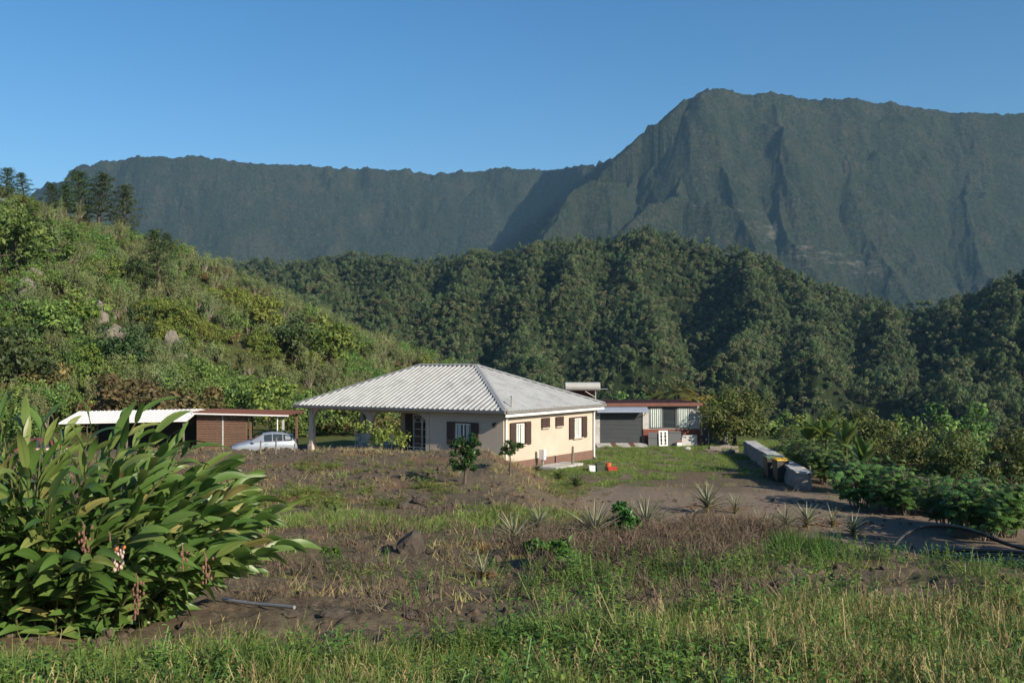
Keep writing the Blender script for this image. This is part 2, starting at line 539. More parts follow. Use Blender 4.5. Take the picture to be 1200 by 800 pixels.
# the far mountain
M_RIDGES = [
    (P3((-300, 262, 2900), (0, 238, 3000), (58, 207, 3000), (80, 195, 3000), (112, 186, 3000), (160, 181, 3000), (205, 183, 3000), (225, 180, 3000), (290, 188, 3020), (330, 192, 3050), (400, 194, 3080), (430, 196, 3090), (540, 198, 3100), (580, 195, 3100), (640, 198, 3080), (655, 197, 2980), (675, 195, 2840), (700, 190, 2680), (720, 182, 2560), (740, 179, 2480), (757, 177, 2425), (776, 152, 2412), (792, 130, 2404), (812, 107, 2397), (828, 100, 2390)), 1.1, 1.7, 1.0),
    (P3((828, 98, 2310), (870, 102, 2350), (905, 102, 2360), (935, 110, 2380), (960, 113, 2400), (1000, 113, 2410), (1040, 116, 2420), (1075, 124, 2430), (1105, 128, 2440), (1150, 133, 2450), (1200, 131, 2450), (1300, 125, 2450), (1500, 140, 2500), (1900, 150, 2600)), .8, 1.55, 1.0),
    # spur down-left from the peak, its knob and its nose
    (P3((757, 177, 2420), (756, 205, 2270), (742, 209, 2190), (718, 208, 2140), (700, 204, 2110), (688, 205, 2090), (668, 232, 2030), (650, 262, 1980), (634, 285, 1940), (605, 330, 1830)), 2.1, 1.25, 1.0),
    (P3((802, 200, 2080), (800, 224, 1990), (778, 226, 1960), (760, 226, 1945), (750, 240, 1915), (742, 258, 1885), (732, 282, 1850), (715, 330, 1760)), 2.2, 1.35, 1.0),
    (P3((800, 225, 1985), (822, 227, 1960), (843, 230, 1945), (862, 240, 1920), (876, 265, 1880), (886, 292, 1840), (900, 340, 1760)), 1.5, 1.9, 1.0),
    (P3((828, 100, 2390), (840, 150, 2270), (850, 195, 2160), (862, 232, 2090), (878, 262, 2030), (884, 290, 1990), (890, 340, 1880)), 1.3, 1.5, 1.0),
    (P3((905, 102, 2360), (912, 150, 2270), (915, 200, 2180), (912, 240, 2110), (925, 275, 2040), (960, 330, 1930)), 1.4, 1.4, 1.0),
    (np.array([0, 0, -28.0]) + P3((990, 113, 2405), (1000, 190, 2250), (1030, 260, 2100), (1060, 330, 1950)), 1.15, 1.15, 1.0),
    (np.array([0, 0, -28.0]) + P3((1110, 129, 2440), (1120, 180, 2330), (1140, 250, 2180), (1180, 320, 2000)), 1.1, 1.15, 1.0),
    (np.array([0, 0, -28.0]) + P3((1250, 128, 2450), (1230, 220, 2250), (1260, 320, 2000)), 1.1, 1.15, 1.0),
    (P3((225, 180, 3000), (221, 205, 2960), (214, 235, 2900)), 2.2, 2.4, 1.0),
]


def MH(x, y):
    wx = (fbm(x / 130, y / 130, 4, 51) - .5) * 95; wy = (fbm(x / 130 + 40, y / 130, 4, 52) - .5) * 95
    h0 = ridge_height(x, y, M_RIDGES, -60)
    h = ridge_height(x + wx, y + wy, M_RIDGES, -60)
    # keep the skyline as measured: no warp right at the rim
    rim = np.full(x.shape, 0.0)
    k = sstep(0, 90, ridge_height(x, y, M_RIDGES[:2], -60) * -1 + 9999) if False else None
    az = x / np.maximum(y, 1)
    h = np.where(h > h0 + 12, h0 + 12 + (h - h0 - 12) * .2, h)
    # gullies running down the face
    q = np.arctan2(x, y) * 2600
    fl = ridged((q + .18 * y + wx * .7) / 75, y / 520, 3, 61)
    dd = sstep(0, 160, h0 * 0 + np.abs(h - h0) + np.clip(2450 + np.clip(-x, 0, 650) - y, 0, 400))
    h = h - (1 - fl) * np.where(y > 2500, 7, 15) * dd * sstep(-60, 60, h)
    h = h + (fbm(x / 42, y / 42, 4, 66) - .5) * 9 + (vnoise(x / 8, y / 8, 67) - .5) * 4 + (vnoise(x / 3.6, y / 3.6, 68) - .5) * 2.5
    return h


def mountain_material():
    m, nt, b, out = newmat('mountain_forest')
    L = nt.links
    n1 = noise(nt, .02, 8, .68); n2 = noise(nt, .16, 6, .7); n3 = noise(nt, .006, 4, .5)
    veg = ramp(nt, [(.34, (.008, .014, .010)), (.5, (.026, .034, .022)), (.66, (.062, .068, .045))]); L.new(n2.outputs['Fac'], veg.inputs[0])
    dry = mixc(nt, n2.outputs['Fac'], (.035, .034, .022), (.085, .076, .050))
    f = ramp(nt, [(.48, (0, 0, 0)), (.68, (1, 1, 1))]); L.new(n1.outputs['Fac'], f.inputs[0])
    c = mixc(nt, math_(nt, 'MULTIPLY', f.outputs[0], .7), veg.outputs[0], dry)
    f3 = ramp(nt, [(.40, (0, 0, 0)), (.62, (1, 1, 1))]); L.new(noise(nt, .011, 7, .72, dist=.5).outputs['Fac'], f3.inputs[0])
    c = mixc(nt, math_(nt, 'MULTIPLY', f3.outputs[0], .6), c, mixc(nt, n2.outputs['Fac'], (.008, .015, .009), (.030, .044, .020)))
    # bare cliff rock on the lower face, in broken horizontal beds
    tc = nd(nt, 'ShaderNodeTexCoord'); mp = nd(nt, 'ShaderNodeMapping'); mp.inputs['Scale'].default_value = (.012, .012, .07)
    L.new(tc.outputs['Object'], mp.inputs['Vector'])
    nb = noise(nt, 1.0, 8, .75, vec=mp.outputs[0])
    rk = attr(nt, 'rock')
    rf = math_(nt, 'ADD', rk.outputs['Fac'], math_(nt, 'MULTIPLY', math_(nt, 'SUBTRACT', nb.outputs['Fac'], .5), 3.2))
    rm = ramp(nt, [(.55, (0, 0, 0)), (.95, (1, 1, 1))]); L.new(rf, rm.inputs[0])
    rock = mixc(nt, n2.outputs['Fac'], (.10, .095, .085), (.26, .245, .22))
    c = mixc(nt, math_(nt, 'MULTIPLY', rm.outputs[0], .6), c, rock)
    L.new(c, b.inputs['Base Color']); b.inputs['Roughness'].default_value = .95; b.inputs['Specular IOR Level'].default_value = .05
    bp = nd(nt, 'ShaderNodeBump'); bp.inputs['Strength'].default_value = 1; bp.inputs['Distance'].default_value = 9
    n4 = noise(nt, .1, 5, .75)
    L.new(n4.outputs['Fac'], bp.inputs['Height']); L.new(bp.outputs[0], b.inputs['Normal'])
    return m


maz = R(1) * np.arange(-36, 36, .055)
mr = np.concatenate([np.geomspace(1450, 3250, 520), np.geomspace(3270, 4200, 20)])
V, Fq = polar(maz, None, mr, MH)
mtn = MB().add(V, Fq).build('mountain', mountain_material(), smooth=True)
mtn['kind'] = 'structure'
px_ = V[:, 0] / V[:, 1] * F + 600; row_ = HROW - V[:, 2] / V[:, 1] * F


def gauss(px, row, sx, sy): return np.exp(-((px_ - px) / sx) ** 2 - ((row_ - row) / sy) ** 2)


# cliff bands: elevation 180-330 m above the valley on the peak's lower flank
rock = np.clip(.55 * gauss(945, 298, 60, 16) + .5 * gauss(865, 262, 26, 26) + .5 * gauss(905, 270, 16, 25) + .4 * gauss(1030, 320, 60, 22) + .35 * gauss(820, 235, 30, 18) + .3 * gauss(860, 165, 25, 20), 0, 1)
setattr_pt(mtn.data, 'rock', rock)

# the forested ridge behind the house
R_RIDGES = [
    (P3((120, 318, 950), (210, 318, 880), (280, 312, 820), (330, 309, 780), (380, 307, 760), (420, 303, 740), (455, 302, 730), (500, 305, 720), (560, 301, 700), (600, 298, 690), (640, 293, 680), (700, 285, 660), (760, 280, 640), (800, 290, 640), (850, 298, 630), (900, 306, 620), (940, 330, 600), (1000, 352, 600), (1060, 368, 610), (1100, 366, 600), (1130, 352, 570), (1160, 342, 540), (1200, 326, 510), (1300, 290, 480), (1500, 260, 450), (1800, 250, 440)), .7, .8, 1.0),
    (P3((770, 282, 640), (752, 338, 575), (758, 372, 510), (772, 405, 450), (780, 435, 400), (800, 475, 340)), 0.94, 0.56, 1.0),
    (P3((640, 293, 680), (622, 330, 600), (612, 375, 520), (620, 410, 450), (635, 450, 370)), 0.69, 0.62, 1.0),
    (P3((700, 285, 660), (690, 315, 610), (672, 340, 570), (655, 372, 520)), 0.75, 0.69, 1.0),
    (P3((560, 301, 700), (545, 345, 600), (535, 390, 520), (545, 430, 440)), 0.69, 0.56, 1.0),
    (P3((480, 304, 725), (465, 345, 620), (450, 390, 530), (470, 430, 450)), 0.62, 0.56, 1.0),
    (P3((380, 307, 760), (375, 345, 640), (372, 390, 540)), 0.62, 0.56, 1.0),
    (P3((880, 303, 625), (890, 345, 560), (895, 380, 500), (880, 420, 430), (870, 460, 370)), 0.75, 0.62, 1.0),
    (P3((940, 330, 600), (955, 370, 530), (960, 410, 470), (965, 450, 400), (960, 490, 340)), 0.75, 0.62, 1.0),
    (P3((1020, 358, 605), (1035, 395, 530), (1040, 425, 460), (1050, 460, 390)), 0.75, 0.62, 1.0),
    (P3((1110, 362, 595), (1122, 392, 510), (1120, 430, 430), (1115, 470, 360)), 0.88, 0.62, 1.0),
    (P3((1180, 334, 525), (1185, 380, 450), (1175, 420, 390), (1180, 460, 330)), 0.94, 0.62, 1.0),
    (P3((1270, 300, 490), (1250, 380, 400), (1240, 440, 330)), 0.88, 0.62, 1.0),
]


for q_, (P_, a_, b_, c_) in enumerate(R_RIDGES):
    if q_:
        P_[1:, 2] += 16.0
        R_RIDGES[q_] = (P_, a_ * 1.5, b_ * 1.25, c_)


CREST0 = R_RIDGES[0][0] * [1, 1, 0]


def RH(x, y):
    wx = (fbm(x / 55, y / 55, 3, 71) - .5) * 34; wy = (fbm(x / 55 + 40, y / 55, 3, 72) - .5) * 34
    h = ridge_height(x + wx * .6, y + wy * .6, R_RIDGES, -70)
    dist = -ridge_height(x, y, [(CREST0, 1, 1, 1.0)], -9999)
    h = h - sstep(8, 90, dist) * 30 * (1 - ridged(x / 95 + wx * .012, y / 150, 2, 77)) + (fbm(x / 30, y / 30, 3, 75) - .5) * 9
    return h


UND = foliage('undergrowth', [(.008, .014, .006), (.016, .024, .010), (.028, .036, .014)], trans=.0, rough=.9, var=0, spec=.05)
raz = R(1) * np.arange(-38, 38, .16)
rrr = np.geomspace(230, 1050, 260)
V, Fq = polar(raz, None, rrr, RH)
rdg = MB().add(V, Fq, tint=np.clip(rng.normal(.5, .2, len(Fq)), 0, 1)).build('forested_ridge', UND, smooth=True)
rdg['kind'] = 'structure'

# the hillside at left
L_SPINE = P3((-700, 60, 115), (-250, 150, 125), (0, 238, 142), (50, 246, 147), (110, 262, 150), (160, 285, 153), (200, 322, 157), (238, 365, 161), (280, 410, 165), (325, 450, 169), (370, 488, 173), (415, 525, 177))


def LH(x, y):
    h = ridge_height(x + (fbm(x / 14, y / 14, 2, 85) - .5) * 8, y, [(L_SPINE, .6, .45, 1.0)], -40)
    h = h + (fbm(x / 9, y / 9, 3, 81) - .5) * 3.2
    return h


def hillside_material():
    m, nt, b, out = newmat('hillside_scrub_ground')
    L = nt.links
    n2 = noise(nt, 1.2, 6, .7); n1 = noise(nt, .12, 5, .6)
    a = ramp(nt, [(.3, (.035, .045, .014)), (.55, (.075, .085, .03)), (.75, (.12, .12, .055))]); L.new(n2.outputs['Fac'], a.inputs[0])
    f = ramp(nt, [(.6, (0, 0, 0)), (.7, (1, 1, 1))]); L.new(n1.outputs['Fac'], f.inputs[0])
    c = mixc(nt, math_(nt, 'MULTIPLY', f.outputs[0], .5), a.outputs[0], (.13, .115, .08))
    L.new(c, b.inputs['Base Color']); b.inputs['Roughness'].default_value = .95; b.inputs['Specular IOR Level'].default_value = .05
    bp = nd(nt, 'ShaderNodeBump'); bp.inputs['Strength'].default_value = 1; bp.inputs['Distance'].default_value = .5
    L.new(n2.outputs['Fac'], bp.inputs['Height']); L.new(bp.outputs[0], b.inputs['Normal'])
    return m


laz = R(1) * np.arange(-62, 14, .16)
lr = np.geomspace(52, 260, 250)
V, Fq = polar(laz, None, lr, LH)
hill = MB().add(V, Fq).build('hillside', hillside_material(), smooth=True)
hill['kind'] = 'structure'


def ALL(x, y):
    x = np.asarray(x, float); y = np.asarray(y, float)
    h = H(x, y)
    r = np.hypot(x, y)
    h = np.where((r > 52) & (r < 260), np.maximum(h, LH(x, y)), h)
    h = np.where((r > 230) & (r < 1050), np.maximum(h, RH(x, y)), h)
    return h


def hit(px, row, d0=5., d1=1000., fun=ALL):
    """the point of the terrain seen at a photograph pixel"""
    d = np.geomspace(d0, d1, 6000)
    x = (px - 600) / F * d; z = (HROW - row) / F * d
    k = np.nonzero(fun(x, d) >= z)[0]
    i = k[0] if len(k) else len(d) - 1
    return np.array([x[i], d[i], float(fun(x[i], d[i]))])


def hz(x, y): return float(ALL(np.array([x]), np.array([y]))[0])


# the air between
hb = MB().box(-3600, 3600, -200, 4600, -70, 760).build('haze', None)
hm = bpy.data.materials.new('haze_air'); hm.use_nodes = True
hn = hm.node_tree; hn.nodes.remove(hn.nodes['Principled BSDF'])
pv = hn.nodes.new('ShaderNodeVolumePrincipled'); pv.inputs['Color'].default_value = (.36, .68, 1, 1)
pv.inputs['Density'].default_value = 7e-5; pv.inputs['Anisotropy'].default_value = .1
hn.links.new(pv.outputs[0], hn.nodes['Material Output'].inputs['Volume'])
hb.data.materials.clear(); hb.data.materials.append(hm); hb['kind'] = 'stuff'
# ------------------------------------------------------------------ plants: kinds of crown, each built once
def leafmat(*a, **k): return foliage(*a, **k)


BARK = surf('bark', (.11, .085, .06), (.05, .04, .03), 6, .9, .6)
PALEBARK = surf('pale_bark', (.26, .23, .19), (.12, .10, .08), 5, .9, .5)
F_MID = leafmat('leaf_mid_green', [(0.0495, 0.0900, 0.0225), (0.1125, 0.1913, 0.0450), (0.2250, 0.3150, 0.0788)])
F_DARK = leafmat('leaf_dark_green', [(0.0202, 0.0403, 0.0151), (0.0470, 0.0806, 0.0269), (0.0924, 0.1310, 0.0437)])
F_YEL = leafmat('leaf_yellow_green', [(0.0720, 0.1080, 0.0216), (0.1440, 0.1920, 0.0360), (0.2520, 0.2760, 0.0660)])
F_PALE = leafmat('leaf_pale_scrub', [(.085, .115, .042), (.165, .21, .078), (.27, .31, .14)])
F_BROWN = leafmat('leaf_olive_brown', [(0.0629, 0.0629, 0.0240), (0.1331, 0.1109, 0.0444), (0.2310, 0.1571, 0.0702)])
F_RIDGE = leafmat('leaf_ridge_forest', [(0.0315, 0.0577, 0.0236), (0.0840, 0.1313, 0.0473), (0.1969, 0.2310, 0.0893)], trans=.2)
F_RIDGE2 = leafmat('leaf_ridge_forest_grey', [(0.0528, 0.0720, 0.0312), (0.1320, 0.1488, 0.0648), (0.2640, 0.2520, 0.1200)], trans=.2)
F_FRUIT = leafmat('leaf_flushing_fruit_tree', [(.030, .052, .014), (.070, .100, .026), (.145, .150, .042)])
F_CASS = leafmat('leaf_cassava', [(.045, .085, .022), (.085, .155, .040), (.15, .23, .07)], rough=.4)


def trunk_mb(g, h, r0, bend=.15, top=None):
    n = 6
    t = np.linspace(0, 1, n)
    off = np.cumsum(g.normal(size=(n, 2)) * bend * h / n, 0); off -= off[0]
    P = np.stack([off[:, 0], off[:, 1], t * h], 1)
    return P, MB().tube(P, r0 * (1.25 - t), 7)


def limbs(mb, g, P, targets, r0):
    for T in targets:
        k = g.integers(len(P) // 2, len(P))
        a = P[k]; mid = (a + T) / 2 + np.array([0, 0, -.12 * np.linalg.norm(T - a)])
        mb.tube([a, mid, T], [r0 * .55, r0 * .35, r0 * .12], 5, cap=False)


def crown_mb(g, C, clumps, n, L, Wr, up=.35, jitter=.7, rk=2.2, tint_sd=.16):
    mb = MB()
    per = max(6, n // len(clumps))
    for c, r in clumps:
        r = np.broadcast_to(r, (3,))
        u = nrm(g.normal(size=(per, 3)))
        u[:, 2] = np.where(u[:, 2] < -.5, -u[:, 2], u[:, 2])
        rad = g.random(per) ** (1 / rk)
        pos = np.asarray(c) + u * rad[:, None] * r
        N = u + g.normal(size=(per, 3)) * jitter + np.array([0, 0, up])
        Ls = L * g.uniform(.65, 1.35, per)
        tint = np.clip(.5 + g.normal(0, tint_sd, per) + g.normal(0, .14), 0, 1)
        cards(mb, pos, N, Ls, Ls * Wr, tint, g)
    return mb


def ellipsoid_clumps(g, n, rx, rz, zc, cr, flat=.85, lo=-.35):
    out = []
    k = 0
    while len(out) < n:
        u = nrm(g.normal(size=3))
        if u[2] < lo: continue
        f = g.uniform(.55, 1.0) if k % 4 else g.uniform(.0, .5)
        k += 1
        c = np.array([u[0] * rx * f, u[1] * rx * f, zc + u[2] * rz * f]) + g.normal(size=3) * .06 * rx
        r = cr * g.uniform(.7, 1.3)
        out.append((c, (r, r, r * flat)))
    return out


def tree_kind(seed, kind, s=1.0, n=1500):
    """returns (trunk MB, crown MB, crown material, bark)"""
    g = np.random.default_rng(seed)
    if kind in ('broad', 'yellow', 'dark'):
        h = 4.6 * g.uniform(.85, 1.15); rx = 2.2 * g.uniform(.85, 1.2)
        P, t = trunk_mb(g, h * .55, .14)
        cl = ellipsoid_clumps(g, 26, rx, h * .42, h * .52, .74, lo=-.8)
        limbs(t, g, P, [c for c, r in cl[:9]], .11)
        cr = crown_mb(g, None, cl, n, .34, .5)
        return t, cr, {'broad': F_MID, 'yellow': F_YEL, 'dark': F_DARK}[kind], BARK
    if kind == 'pale':           # thin upright scrub, twigs showing
        h = 3.2 * g.uniform(.8, 1.25)
        t = MB(); cl = []
        for i in range(11):
            a = g.uniform(0, 6.28); rr_ = g.uniform(.3, 1.5)
            top = np.array([math.cos(a) * rr_, math.sin(a) * rr_, h * g.uniform(.65, 1.0)])
            t.tube([(0, 0, 0), top * [.45, .45, .5], top], [.05, .032, .012], 4, cap=False)
            for f in (.62, .82, 1.0):
                cl.append((top * [.45 + .55 * (f - .5) * 2 * .9, .45 + .55 * (f - .5) * 2 * .9, f], (.38, .38, .5)))
        cr = crown_mb(g, None, cl, n, .26, .3, up=.1, jitter=1.1)
        return t, cr, F_PALE, PALEBARK
    if kind == 'shrub':
        h = 2.6 * g.uniform(.85, 1.2); rx = 1.9 * g.uniform(.9, 1.25)
        P, t = trunk_mb(g, h * .4, .1)
        cl = ellipsoid_clumps(g, 22, rx, h * .45, h * .5, .6, lo=-.2)
        limbs(t, g, P, [c for c, r in cl[:8]], .07)
        return t, crown_mb(g, None, cl, n, .28, .5), F_BROWN, BARK
    if kind == 'casuarina':      # tall, loose, feathery
        h = 9.0 * g.uniform(.85, 1.15)
        P, t = trunk_mb(g, h * .93, .17, .06)
        cl = []
        for i in range(44):
            f = .18 + .8 * i / 44; a = i * 2.4 + g.uniform(-.4, .4)
            rr_ = (1.0 - f) * 2.3 + .35; rr_ *= g.uniform(.55, 1.15)
            b = np.array([np.interp(f * h, P[:, 2], P[:, 0]), np.interp(f * h, P[:, 2], P[:, 1]), f * h])
            e = b + [math.cos(a) * rr_, math.sin(a) * rr_, rr_ * .35]
            t.tube([b, (b + e) / 2 + [0, 0, .05], e], [.05, .03, .012], 4, cap=False)
            cl.append((e, (.5, .5, .38))); cl.append(((b + e) / 2, (.45, .45, .3)))
        return t, crown_mb(g, None, cl, n, .42, .16, up=.1, jitter=1.2), F_DARK, BARK
    if kind in ('forest', 'forest_grey', 'forest_dark'):
        h = 8.5 * g.uniform(.85, 1.3); rx = 2.9 * g.uniform(.8, 1.15)
        P, t = trunk_mb(g, h * .6, .16, .08)
        cl = ellipsoid_clumps(g, 15, rx, h * .33, h * .63, 1.15, lo=-.5)
        limbs(t, g, P, [c for c, r in cl[:5]], .12)
        return t, crown_mb(g, None, cl, n, .56, .62, up=.3, jitter=.42, rk=4.0, tint_sd=.12), {'forest': F_RIDGE, 'forest_grey': F_RIDGE2, 'forest_dark': F_DARK}[kind], BARK
    if kind == 'fruit':
        h = 5.0 * g.uniform(.95, 1.1); rx = 3.0 * g.uniform(.95, 1.1)
        P, t = trunk_mb(g, h * .4, .2)
        cl = ellipsoid_clumps(g, 46, rx, h * .46, h * .5, .85, lo=-.8)
        limbs(t, g, P, [c for c, r in cl[:10]], .14)
        return t, crown_mb(g, None, cl, n, .27, .45, up=.4, jitter=.5, rk=3., tint_sd=.2), F_FRUIT, BARK


class Kind:
    """a plant kind built once: part meshes that copies share"""
    def __init__(s, name, cat, parts):
        s.name = name; s.cat = cat
        s.parts = [(pn, mb.mesh(name + '_' + pn, mt, sm)) for pn, mb, mt, sm in parts]

    def place(s, loc, label, group=None, scale=1., rz=0., tilt=None, name=None):
        o = thing(name or s.name, label, s.cat, loc, rz, group)
        if tilt: o.rotation_euler = (tilt[0], tilt[1], rz)
        o.scale = (scale,) * 3 if np.isscalar(scale) else tuple(scale)
        for pn, me in s.parts:
            c = bpy.data.objects.new(pn, me); COL.objects.link(c); c.parent = o
        return o


def tkind(name, seed, kind, n=1500, cat='tree'):
    t, c, fm, bm = tree_kind(seed, kind, n=n)
    return Kind(name, cat, [('trunk', t, bm, True), ('crown', c, fm, False)])


def joined(seed, kind, n):
    t, c, fm, bm = tree_kind(seed, kind, n=n)
    m = MB().merge(c); t2 = MB().merge(t)
    for i in range(len(t2.mi)): t2.mi[i] = t2.mi[i] + 1
    m.merge(t2)
    return m.mesh('%s_whole_%d' % (kind, seed), [fm, bm])


# ------------------------------------------------------------------ forest over the ridge behind the house
def horizon_filter(P, hgt, fun, margin):
    """drop points that the terrain in front hides from anywhere near the camera"""
    az = np.arctan2(P[:, 0], P[:, 1]); r = np.hypot(P[:, 0], P[:, 1])
    A = np.linspace(-.7, .7, 500); RR = np.geomspace(200, 1050, 300)
    a, rr2 = np.meshgrid(A, RR)
    el = fun(np.sin(a) * rr2, np.cos(a) * rr2) / rr2
    mx = np.maximum.accumulate(el, 0)
    ia = np.clip(np.round((az + .7) / 1.4 * 499).astype(int), 0, 499)
    ir = np.clip(np.searchsorted(RR, r) - 2, 0, 299)
    return (P[:, 2] + hgt + margin) / r > mx[ir, ia]


N = 170000
u = rng.random(N)
az = rng.uniform(R(-33), R(32), N); r = np.sqrt(270 ** 2 + u * (960 ** 2 - 270 ** 2))
x = np.sin(az) * r; y = np.cos(az) * r
z = RH(x, y)
P = np.stack([x, y, z], 1)
# the yard, the hill and the mountain foot hide whatever lies under these sight lines
pxx = 600 + F * x / y; roww = HROW - F * (z + 9) / y
lim = np.interp(pxx, [0, 440, 470, 700, 860, 1200], [330, 470, 520, 520, 540, 600])
lh = np.interp(pxx, [-100, 300, 440, 500], [310, 345, 455, 9999])
k = horizon_filter(P, 9, RH, 3) & (roww < lim) & (roww < lh + 40) & (z > -68)
P = P[k]
kk = np.ones(len(P), bool)
# thin crowding: one tree per 4.2 m cell
cell = np.floor(P[:, :2] / 2.9).astype(int); _, first = np.unique(cell[:, 0] * 100003 + cell[:, 1], return_index=True)
P = P[np.sort(first)]
fprotos = [joined(100 + i, ['forest', 'forest', 'forest_grey', 'forest', 'forest_dark', 'forest_grey', 'forest'][i], 950) for i in range(7)]
nn = vnoise(P[:, 0] / 40, P[:, 1] / 40, 91)
idx = rng.integers(0, 7, len(P))
sc = rng.uniform(.36, .74, len(P)) * (.8 + .35 * nn)
# nearest to the eye first: those are objects, the rest is one mass
dist = np.hypot(P[:, 0], P[:, 1])
order = np.argsort(dist / sc)
near, farr = order[:230], order[230:]
pxn = 600 + F * P[:, 0] / P[:, 1]
for i in near:
    right = pxn[i] > 900
    kd = ['dark green', 'dark green', 'greyish green', 'dark green', 'blackish green', 'greyish green', 'dark green'][idx[i]]
    o = bpy.data.objects.new('forest_tree', fprotos[idx[i]]); COL.objects.link(o)
    o.location = tuple(P[i] - [0, 0, .5]); o.rotation_euler = (0, 0, rng.uniform(0, 6.28)); o.scale = (sc[i], sc[i], sc[i] * rng.uniform(.9, 1.25))
    place_ = 'below the right end of the wooded ridge' if right else 'at the foot of the wooded ridge above the buildings'
    tag(o, '%s forest tree %s' % (kd, place_), 'tree', 'trees at the foot of the wooded ridge')
Pf = P[farr] - [0, 0, .5]
rot = np.stack([rng.normal(0, .05, len(Pf)), rng.normal(0, .05, len(Pf)), rng.uniform(0, 6.28, len(Pf))], 1)
scf = np.stack([sc[farr], sc[farr], sc[farr] * rng.uniform(.9, 1.25, len(Pf))], 1)
forest = scatter('forest', fprotos, Pf, idx[farr], rot, scf)
print('forest', len(P))

# ------------------------------------------------------------------ the left hillside
KINDS_L = {
    'broad': [tkind('leafy_tree', 200 + i, 'broad') for i in range(3)],
    'yellow': [tkind('bright_green_tree', 210 + i, 'yellow') for i in range(2)],
    'pale': [tkind('pale_bush', 220 + i, 'pale', 1100, 'bush') for i in range(4)],
    'shrub': [tkind('olive_bush', 230 + i, 'shrub', 1700, 'bush') for i in range(2)],
    'dark': [tkind('dark_tree', 240 + i, 'dark') for i in range(2)],
    'casuarina': [tkind('casuarina_tree', 250 + i, 'casuarina', 2600) for i in range(3)],
}


def put(kind, px, row, label, scale=1., d0=60, group=None, name=None, sink=.15):
    p = hit(px, row, d0)
    kd = KINDS_L[kind][int(rng.integers(len(KINDS_L[kind])))]
    o = kd.place(p - [0, 0, sink], label, group, scale, rng.uniform(0, 6.28), name=name)
    return o


# those one can tell apart (px,row of the foot)
def crest(px):
    d = np.linspace(95, 230, 1500); x = (px - 600) / F * d
    q = int(np.argmax(LH(x, d) / d)); return np.array([x[q], d[q], float(LH(x[q:q + 1], d[q:q + 1])[0])])


for q_, (px, rowtop, wd, lab) in enumerate([
    (95, 194, 1.6, 'tall dark casuarina on the hill crest against the far escarpment, left of a pair'),
    (118, 204, 1.7, 'second tall casuarina of the pair standing on the hill crest'),
    (146, 218, 1.5, 'slim short casuarina on the crest right of the tall pair'),
    (6, 192, 1.6, 'casuarina topping the hill at the left edge of the picture'),
    (28, 203, 1.7, 'small casuarina on the crest beside the one at the left edge'),
    (60, 216, 1.8, 'low broad casuarina on the left crest, before the tall pair'),
    (78, 212, 1.6, 'casuarina just left of the tall pair on the crest')]):
    p = crest(px); top = (HROW - rowtop) / F * p[1]; sz = max(.25, (top - p[2] + .8) / 9.0)
    KINDS_L['casuarina'][q_ % 3].place(p - [0, 0, .8], lab, 'casuarinas on the hillside', (sz * wd, sz * wd, sz), q_ * 1.3)
put('casuarina', 185, 352, 'large dark casuarina alone in mid hillside above the white rocks', (1.3, 1.3, .95), 90, 'casuarinas on the hillside')
put('casuarina', 195, 310, 'small dark casuarina just under the crest at its bend', (.8, .8, .5), 90, 'casuarinas on the hillside')
for px, row, s, kd, lab in [
    (20, 330, 1.7, 'broad', 'big leafy tree with bare pale stems at the left edge of the hillside'),
    (58, 322, 1.4, 'broad', 'leafy bright tree right of the big one at the left edge'),
    (62, 410, 1.2, 'broad', 'broad green tree in the lower left of the hillside'),
    (95, 395, 1.1, 'yellow', 'yellow green tree under the pale rock face'),
    (140, 448, 1.15, 'dark', 'round dark green bushy tree at the foot of the hillside'),
    (20, 470, 1.5, 'dark', 'dark dense tree at the bottom left of the hillside, behind the ginger'),
    (60, 470, 1.2, 'shrub', 'brownish bush at the left hill foot behind the ginger leaves'),
    (190, 285, .7, 'dark', 'small round dark tree at the bend of the crest'),
    (205, 300, .7, 'broad', 'round bush with a sunlit top on the crest end'),
    (155, 340, .9, 'dark', 'dark green tree left of the large casuarina'),
    (310, 400, 1.2, 'yellow', 'yellow green tree in a cluster on the lower right hillside'),
    (385, 440, 1.6, 'yellow', 'light green tree at the right end of the hillside above the roof'),
    (345, 430, 1.3, 'dark', 'dark tree low on the hillside above the roof corner'),
]:
    put(kd, px, row, lab, s, 60, None)
# olive hedge trees behind the sheds
for i, (px, s, q) in enumerate([(112, 1.15, 'leftmost, over the open end of the white roof'), (146, 1.35, 'second from left, over the white roof'), (182, 1.45, 'tallest and widest, over the white roof'), (222, 1.3, 'over the join of white and red roofs'), (255, 1.1, 'rightmost, over the timber shed')]):
    p = hit(px, 486, 62, fun=ALL); p[1] = 76 + rng.uniform(-2, 2); p[0] = (px - 600) / F * p[1]; p[2] = hz(p[0], p[1]) - .1
    KINDS_L['shrub'][i % 2].place(p, 'olive brown bush behind the sheds, ' + q, 'olive brown bushes behind the sheds', s * 1.15, rng.uniform(0, 6))
p = np.array([(318 - 600) / F * 74, 74, 0]); p[2] = hz(p[0], p[1])
KINDS_L['yellow'][0].place(p, 'yellow green tree behind the open end of the timber shed', None, 1.0, 1.)
p = np.array([(285 - 600) / F * 78, 78, 0]); p[2] = hz(p[0], p[1])
KINDS_L['broad'][1].place(p, 'leafy green tree behind the right half of the timber shed', None, .95, 2.)
